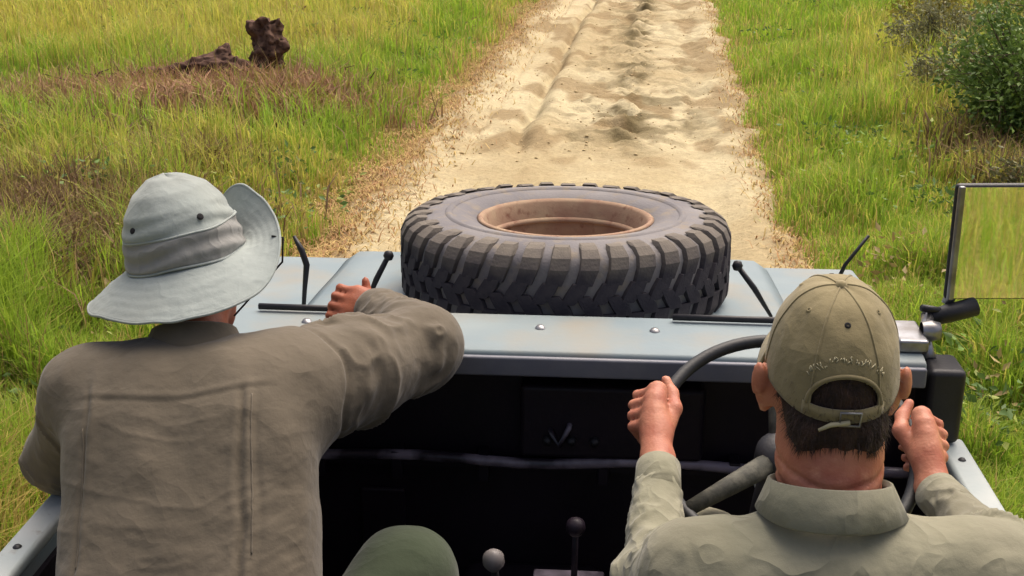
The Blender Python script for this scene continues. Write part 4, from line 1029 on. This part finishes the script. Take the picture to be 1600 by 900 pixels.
def grass():
    x, y = scatter(760000, 3.2, 42, -0.74, 0.60)
    x2, y2 = rng.uniform(1.5, 9, 50000), rng.uniform(-16, 2, 50000)         # behind, seen in the mirror
    x = np.concatenate([x, x2]); y = np.concatenate([y, y2])
    u = x - road_x(y)
    inv = (np.abs(x - VX) < 0.98) & (y < 3.7)
    edge_l = 1.62 + (n2(x, y, 1.3, 55, 3) - 0.5) * 0.8; edge_r = 1.42 + (n2(x, y, 1.7, 56, 3) - 0.5) * 0.45
    e = np.where(u < 0, -u - edge_l, u - edge_r)
    yel, dead, edg = sward(x, y)
    pk = sstep(-0.10, 0.30, e) * (1 - 0.55 * dead) * (0.5 + 0.7 * n2(x, y, 3.0, 57, 2))
    pk = pk * (1 - 0.92 * sstep(0.30, 0.65, blob(x, y, -3.85, 11.0, 1.9, 1.5) + 0.25 * (n2(x, y, 2.5, 65, 3) - 0.5)))
    k = (rng.uniform(0, 1, len(x)) < pk) & ~inv
    x, y, u, yel, dead, edg, e = [q[k] for q in (x, y, u, yel, dead, edg, e)]
    N = len(x); z = ground_h(x, y) - 0.01
    hh = (0.17 + 0.26 * n2(x, y, 0.9, 58, 3)) * np.where(u < 0, 1.0, 0.72) * (0.6 + 0.8 * rng.uniform(0, 1, N)) * (0.55 + 0.45 * sstep(0, 0.9, e))
    hh = hh * (1 + 0.5 * sstep(2.6, 3.8, u)) * (0.55 + 0.9 * sstep(0.3, 0.7, n2(x, y, 3.2, 59, 2)))
    wd = (0.0048 + 0.00042 * np.clip(y, 4, 40)) * rng.uniform(0.7, 1.4, N)
    az = rng.uniform(0, 2 * math.pi, N); lean = rng.uniform(0.05, 0.75, N)
    r1 = rng.uniform(0, 1, N); r2 = rng.uniform(0, 1, N)[:, None]
    lush = LG * r2 + DG * (1 - r2)
    col = np.where((r1 < yel * 0.85)[:, None], YG * (0.85 + 0.3 * r2), lush)
    col = np.where((rng.uniform(0, 1, N) < 0.05 + 0.55 * edg + 0.12 * yel)[:, None], ST * (0.7 + 0.4 * r2), col)
    col = np.where((rng.uniform(0, 1, N) < dead * 0.8)[:, None], BR * r2 + DB_ * (1 - r2), col)
    vary = rng.uniform(0.8, 1.2, N)[:, None]
    col = col * vary; tip = 0.6 * col + 0.4 * YG
    print('grass blades', N)
    tag(blades('grass', np.stack([x, y, z], 1), hh, wd, az, lean, col, tip, M['grass']), 'green and yellowing grass growing on both sides of the track', 'grass', kind='stuff')
grass()

def dry_weeds():
    """brown, seeded-out weeds in patches, plus dry litter along the verges"""
    P = []
    for cx, cy, rx, ry, n_ in ((-3.6, 7.2, 0.9, 0.75, 5600), (-3.4, 6.2, 0.6, 0.5, 3600), (-2.9, 7.0, 0.4, 0.4, 900), (-4.5, 7.3, 0.8, 0.8, 1500), (-3.0, 8.7, 0.5, 0.3, 350), (-5.5, 10.9, 0.5, 0.4, 900), (-4.6, 11.5, 1.2, 1.0, 5200), (-3.0, 11.3, 0.8, 0.9, 2800), (-4.6, 9.3, 1.1, 0.5, 500), (2.95, 9.2, 0.3, 1.2, 900)):
        P.append(np.stack([rng.normal(cx, rx * 0.55, n_), rng.normal(cy, ry * 0.55, n_), rng.uniform(0.18, 0.46, n_)], 1))
    n_ = 26000; y = np.exp(rng.uniform(np.log(4), np.log(26), n_))
    s_ = rng.uniform(0, 1, n_) < 0.86
    u = np.where(s_, -1.60 + rng.normal(0, 0.24, n_), 1.50 + rng.normal(0, 0.10, n_))
    P.append(np.stack([u + road_x(y), y, rng.uniform(0.015, 0.085, n_)], 1))
    P = np.concatenate(P); N = len(P)
    u = P[:, 0] - road_x(P[:, 1])
    z = np.where(np.abs(u) < 1.6, np.maximum(road_h(P[:, 0], P[:, 1]), ground_h(P[:, 0], P[:, 1])), ground_h(P[:, 0], P[:, 1]))
    r2 = rng.uniform(0, 1, N)[:, None]; litter = (P[:, 2] < 0.16)[:, None]
    col = np.where(litter, np.where(r2 < 0.6, ST * 0.85, np.array(S(160, 124, 84)[:3])), np.where(r2 < 0.5, BR, np.where(r2 < 0.8, DB_, YG * 0.7)))
    near = (blob(P[:, 0], P[:, 1], -3.8, 11.6, 2.0, 1.2) > 0.3)[:, None]; col = np.where(near & (r2 < 0.75), np.array(S(172, 136, 104)[:3]) * (0.7 + 0.5 * r2), col)
    wd = np.where(litter[:, 0], 0.009, 0.010 + 0.0006 * P[:, 1]) * rng.uniform(0.6, 1.5, N)
    lean = np.where(litter[:, 0], rng.uniform(0.8, 2.6, N), rng.uniform(0.1, 0.9, N))
    tag(blades('dry_weeds', np.stack([P[:, 0], P[:, 1], z - 0.004], 1), P[:, 2], wd, rng.uniform(0, 6.28, N), lean, col * rng.uniform(0.8, 1.2, N)[:, None], col, M['dry']), 'brown dried weeds and straw litter in patches and along the verge', 'weeds', kind='stuff')
dry_weeds()

def seed_stalks():
    x, y = scatter(9000, 4, 26, -0.7, 0.5); u = x - road_x(y); k = ((u < -2.0) | (u > 2.1)) & ~((np.abs(x - VX) < 1.3) & (y < 4)); k &= rng.uniform(0, 1, len(x)) < sstep(0.4, 0.7, n2(x, y, 0.7, 63, 3)) * np.where(u > 0, 0.4, 1)
    x, y = x[k], y[k]; N = len(x); r2 = rng.uniform(0, 1, (N, 1)); col = ST * (0.75 + 0.35 * r2) * (r2 > 0.3) + BR * (r2 <= 0.3)
    tag(blades('seed_stalks', np.stack([x, y, ground_h(x, y)], 1), rng.uniform(0.35, 0.65, N), 0.004 + 0.0003 * y, rng.uniform(0, 6.28, N), rng.uniform(0.05, 0.35, N), col, col, M['dry']), 'thin straw-coloured seed stalks standing above the grass', 'stalks', kind='stuff')
seed_stalks()

def clods():
    m = bpy.data.meshes.new('clods'); V = []; Fc = []; n_ = 1500
    y = np.exp(rng.uniform(np.log(6.5), np.log(26), n_)); u = rng.normal(0.25, 0.75, n_)
    k = (np.abs(u) < 1.5) & (rng.uniform(0, 1, n_) < np.where(y > 10, 1, 0.15)); y = y[k]; u = u[k]; x = u + road_x(y); z = road_h(x, y)
    base = np.array([(1, 0, 0), (-1, 0, 0), (0, 1, 0), (0, -1, 0), (0, 0, 1), (0, 0, -1)], float); fc = np.array([(0, 2, 4), (2, 1, 4), (1, 3, 4), (3, 0, 4), (2, 0, 5), (1, 2, 5), (3, 1, 5), (0, 3, 5)])
    r_ = np.minimum(rng.lognormal(-4.7, 0.45, len(x)), 0.03); rot = rng.uniform(0, 6.28, len(x))
    for i in range(len(x)):
        b_ = base * rng.uniform(0.6, 1.3, (6, 1)) * r_[i] * np.array([1, 1, 0.65]); c, s = math.cos(rot[i]), math.sin(rot[i])
        b_ = np.stack([b_[:, 0] * c - b_[:, 1] * s, b_[:, 0] * s + b_[:, 1] * c, b_[:, 2]], 1) + (x[i], y[i], z[i] + r_[i] * 0.2)
        V.append(b_); Fc.append(fc + 6 * i)
    o = raw('sand_clods', np.concatenate(V), np.concatenate(Fc), M['pebble'], smooth=False)
    tag(o, 'small clods of sand and stones scattered on the track', 'clods', kind='stuff')
clods()

def leaves(name, cen, nrm_dir, size, col, parent, material):
    """one folded leaf per centre"""
    N = len(cen); d = nrm_dir / np.linalg.norm(nrm_dir, axis=1)[:, None]
    sd = np.cross(d, rng.normal(0, 1, (N, 3))); sd /= np.linalg.norm(sd, axis=1)[:, None]; up = np.cross(sd, d)
    L_ = size[:, None]
    v = np.stack([cen, cen + d * L_ * 0.45 + sd * L_ * 0.24 + up * L_ * 0.06, cen + d * L_ - up * L_ * 0.1, cen + d * L_ * 0.45 - sd * L_ * 0.24 + up * L_ * 0.06], 1).reshape(-1, 3)
    b_ = np.arange(N)[:, None] * 4; q = np.concatenate([b_ + np.array([0, 1, 2]), b_ + np.array([0, 2, 3])], 1).reshape(-1, 3)
    o = raw(name, v, q, material, parent, smooth=False); set_col(o.data, np.repeat(col, 4, 0)); return o

def shrub(name, c, rx, rz, nst, nleaf, size, cols, label, group='shrubs beside the track'):
    z0 = float(ground_h(np.array([c[0]]), np.array([c[1]]))[0])
    root = empty(name, (c[0], c[1], z0)); tag(root, label, 'shrub', group)
    m = MB(); tips = []; 
    for k in range(nst):
        a = rng.uniform(0, 6.28); r_ = rx * math.sqrt(rng.uniform(0.05, 1)); hh = rz * rng.uniform(0.55, 1.05) * (1.1 - 0.45 * (r_ / rx) ** 2)
        b0 = np.array([c[0] + 0.12 * math.cos(a) * rng.uniform(0, 1), c[1] + 0.12 * math.sin(a) * rng.uniform(0, 1), z0 - 0.03]); e = np.array([c[0] + r_ * math.cos(a), c[1] + r_ * math.sin(a), z0 + hh])
        mid = b0 * 0.5 + e * 0.5 + np.array([-0.12 * r_ * math.cos(a), -0.12 * r_ * math.sin(a), 0.08 * hh]) + rng.normal(0, 0.03, 3)
        m.tube([b0, mid, e], [0.011, 0.007, 0.003], 5)
        for t in np.linspace(0.35, 1.0, 7):
            p = (1 - t) ** 2 * b0 + 2 * t * (1 - t) * mid + t * t * e
            tips.append((p, t))
            q = p + rng.normal(0, 0.09, 3) * (0.5 + rx); m.tube([p, q], [0.004, 0.002], 4); tips.append((q, 1.0))
    m.build('stems', M['stem'], root)
    T_ = np.array([t[0] for t in tips]); i = rng.integers(0, len(T_), nleaf)
    cen = T_[i] + rng.normal(0, 0.035 + 0.035 * rx, (nleaf, 3)); cen[:, 2] = np.maximum(cen[:, 2], z0 + 0.03)
    out = cen - np.array([c[0], c[1], z0 + rz * 0.4]); d = out / (np.linalg.norm(out, axis=1)[:, None] + 0.01) + rng.normal(0, 0.8, (nleaf, 3)) + np.array([0, 0, -0.1])
    cl = rng.uniform(0, 1, len(T_))[i] * 0.6 + rng.uniform(0, 1, nleaf) * 0.4
    col = np.array(cols[0]) * (1 - cl[:, None]) + np.array(cols[1]) * cl[:, None]
    leaves('foliage', cen, d, size * rng.uniform(0.6, 1.35, nleaf), col, root, M['leaf'])

def field_weeds():
    n_ = 420; x, y = scatter(n_, 4.5, 24, -0.7, 0.5); u = x - road_x(y); k = ((u < -1.9) | (u > 1.9)); x, y = x[k], y[k]
    cs, ds, ss, cc = [], [], [], []
    for a, b_ in zip(x, y):
        m_ = rng.integers(30, 90); z_ = float(ground_h(np.array([a]), np.array([b_]))[0]); hgt = rng.uniform(0.12, 0.34); w_ = rng.uniform(0.08, 0.22)
        p = np.stack([rng.normal(a, w_, m_), rng.normal(b_, w_, m_), z_ + rng.uniform(0.04, 1, m_) * hgt], 1); cs.append(p)
        ds.append(np.stack([p[:, 0] - a, p[:, 1] - b_, np.full(m_, 0.05)], 1) * 4 + rng.normal(0, 0.5, (m_, 3)))
        base = np.array([S(110, 140, 56), S(140, 150, 70), S(92, 118, 60), S(150, 132, 84)][rng.integers(0, 4)][:3]); ss.append(rng.uniform(0.03, 0.075, m_)); cc.append(base * rng.uniform(0.75, 1.2, (m_, 1)))
    o = leaves('field_weeds', np.concatenate(cs), np.concatenate(ds), np.concatenate(ss), np.concatenate(cc), None, M['leaf'])
    tag(o, 'broad-leaved weeds scattered through the grass on both sides', 'weeds', kind='stuff')
field_weeds()

dk = (S(68, 94, 42)[:3], S(120, 144, 68)[:3]); md = (S(88, 104, 56)[:3], S(132, 138, 78)[:3]); gr = (S(104, 106, 74)[:3], S(140, 138, 96)[:3])
shrub('dark_shrub', (3.52, 10.2), 0.66, 1.15, 46, 9000, 0.055, dk, 'dark green leafy bush above the door mirror, largest bush by the track')
shrub('dark_shrub', (4.0, 11.2), 0.75, 1.2, 40, 7000, 0.055, dk, 'dark green bush just behind the largest bush on the right')
shrub('grey_shrub', (3.05, 8.35), 0.36, 0.42, 26, 3600, 0.04, (S(84, 86, 54)[:3], S(120, 118, 80)[:3]), 'low grey-brown twiggy bush right above the mirror glass')
shrub('grey_shrub', (3.35, 11.9), 0.45, 0.6, 26, 3600, 0.045, gr, 'pale grey-green bush between grass strip and the dark bushes')
shrub('grey_shrub', (3.9, 14.6), 0.65, 0.65, 28, 3600, 0.055, gr, 'loose grey-olive bush further up the right side of the track')
shrub('yellow_shrub', (4.7, 17.2), 0.9, 0.75, 34, 4600, 0.06, (S(124, 124, 52)[:3], S(170, 156, 74)[:3]), 'yellowish bush at the top right edge of the view')
shrub('yellow_shrub', (6.0, 17.6), 1.0, 0.8, 34, 4600, 0.06, (S(112, 122, 52)[:3], S(150, 150, 74)[:3]), 'yellow-green bush in the far top right corner')

# ------------------------------------------------------------------ dead stump with fallen limbs in the left field
def stump():
    c = np.array([-3.52, 12.35, 0.0]); z0 = float(ground_h(c[:1], c[1:2])[0])
    root = empty('dead_stump', (c[0], c[1], z0)); root.scale = (1.05, 1.0, 0.88); tag(root, 'dark broken tree stump with fallen log in brown grass, left field', 'stump')
    c = c + (0, 0, z0)
    F = Field(c + (-0.4, -0.35, -0.06), c + (0.45, 0.35, 0.95), 0.016)
    F.chain([c + (0.02, 0, -0.05), c + (0.04, 0, 0.25), c + (0.10, 0.02, 0.52), c + (0.07, 0.02, 0.74)], [0.20, 0.15, 0.15, 0.11], 0.06)
    F.cone(c + (0.1, 0, 0.5), c + (-0.05, 0.0, 0.72), 0.10, 0.05, 0.05); F.cone(c + (0.09, 0, 0.6), c + (0.2, 0.0, 0.84), 0.08, 0.03, 0.05)
    for a in range(6): F.cone(c + (0, 0, 0.06), c + (0.32 * math.cos(a * 1.05), 0.3 * math.sin(a * 1.05), -0.03), 0.10, 0.05, 0.05)
    v, f = F.mesh(1); n = vnormals(v, f); v = v + n * ((fbm(v * np.array([16, 16, 7]), 131, 4) - 0.5) * 0.22)[:, None]
    raw('trunk', v, f, M['bark'], root)
    lg = c + (-0.40, -0.30, 0.06)
    F = Field(lg + (-1.2, -0.35, -0.08), lg + (0.5, 0.4, 0.62), 0.018)
    F.chain([lg + (0.28, 0.05, 0.14), lg + (0.0, 0, 0.20), lg + (-0.45, 0.03, 0.12), lg + (-1.0, 0.1, 0.05)], [0.16, 0.20, 0.12, 0.05], 0.06)
    F.cone(lg + (0.02, 0, 0.2), lg + (0.12, 0.05, 0.46), 0.13, 0.06, 0.06)
    v, f = F.mesh(1); n = vnormals(v, f); v = v + n * ((fbm(v * np.array([7, 14, 14]), 133, 4) - 0.5) * 0.20)[:, None]
    raw('fallen_log', v, f, M['bark'], root)
    F = Field(lg + (-1.7, -1.3, -0.35), lg + (1.7, 0.9, 0.5), 0.03)
    F.ell(lg + (-0.25, -0.15, -0.14), (1.3, 0.9, 0.30), None, 0.1); F.ell(lg + (0.9, 0.1, -0.1), (0.7, 0.42, 0.22), None, 0.1)
    v, f = F.mesh(1); n = vnormals(v, f); v = v + n * ((fbm(v * 9, 137, 4) - 0.5) * 0.14)[:, None]
    raw('earth_mound', v, f, M['mound'], root)
    for k in range(34):
        a = rng.uniform(0, 6.28); p = lg + np.array([rng.uniform(-1.3, 1.5), rng.uniform(-0.4, 0.4), 0.08]); q = p + np.array([rng.uniform(-0.5, 0.3), rng.uniform(-0.2, 0.2), rng.uniform(0.03, 0.2)])
        MB().tube([p, p * 0.5 + q * 0.5 + rng.normal(0, 0.04, 3), q], [0.014, 0.009, 0.004], 6).build('dead_branch', M['bark'], root, smooth=True)
stump()
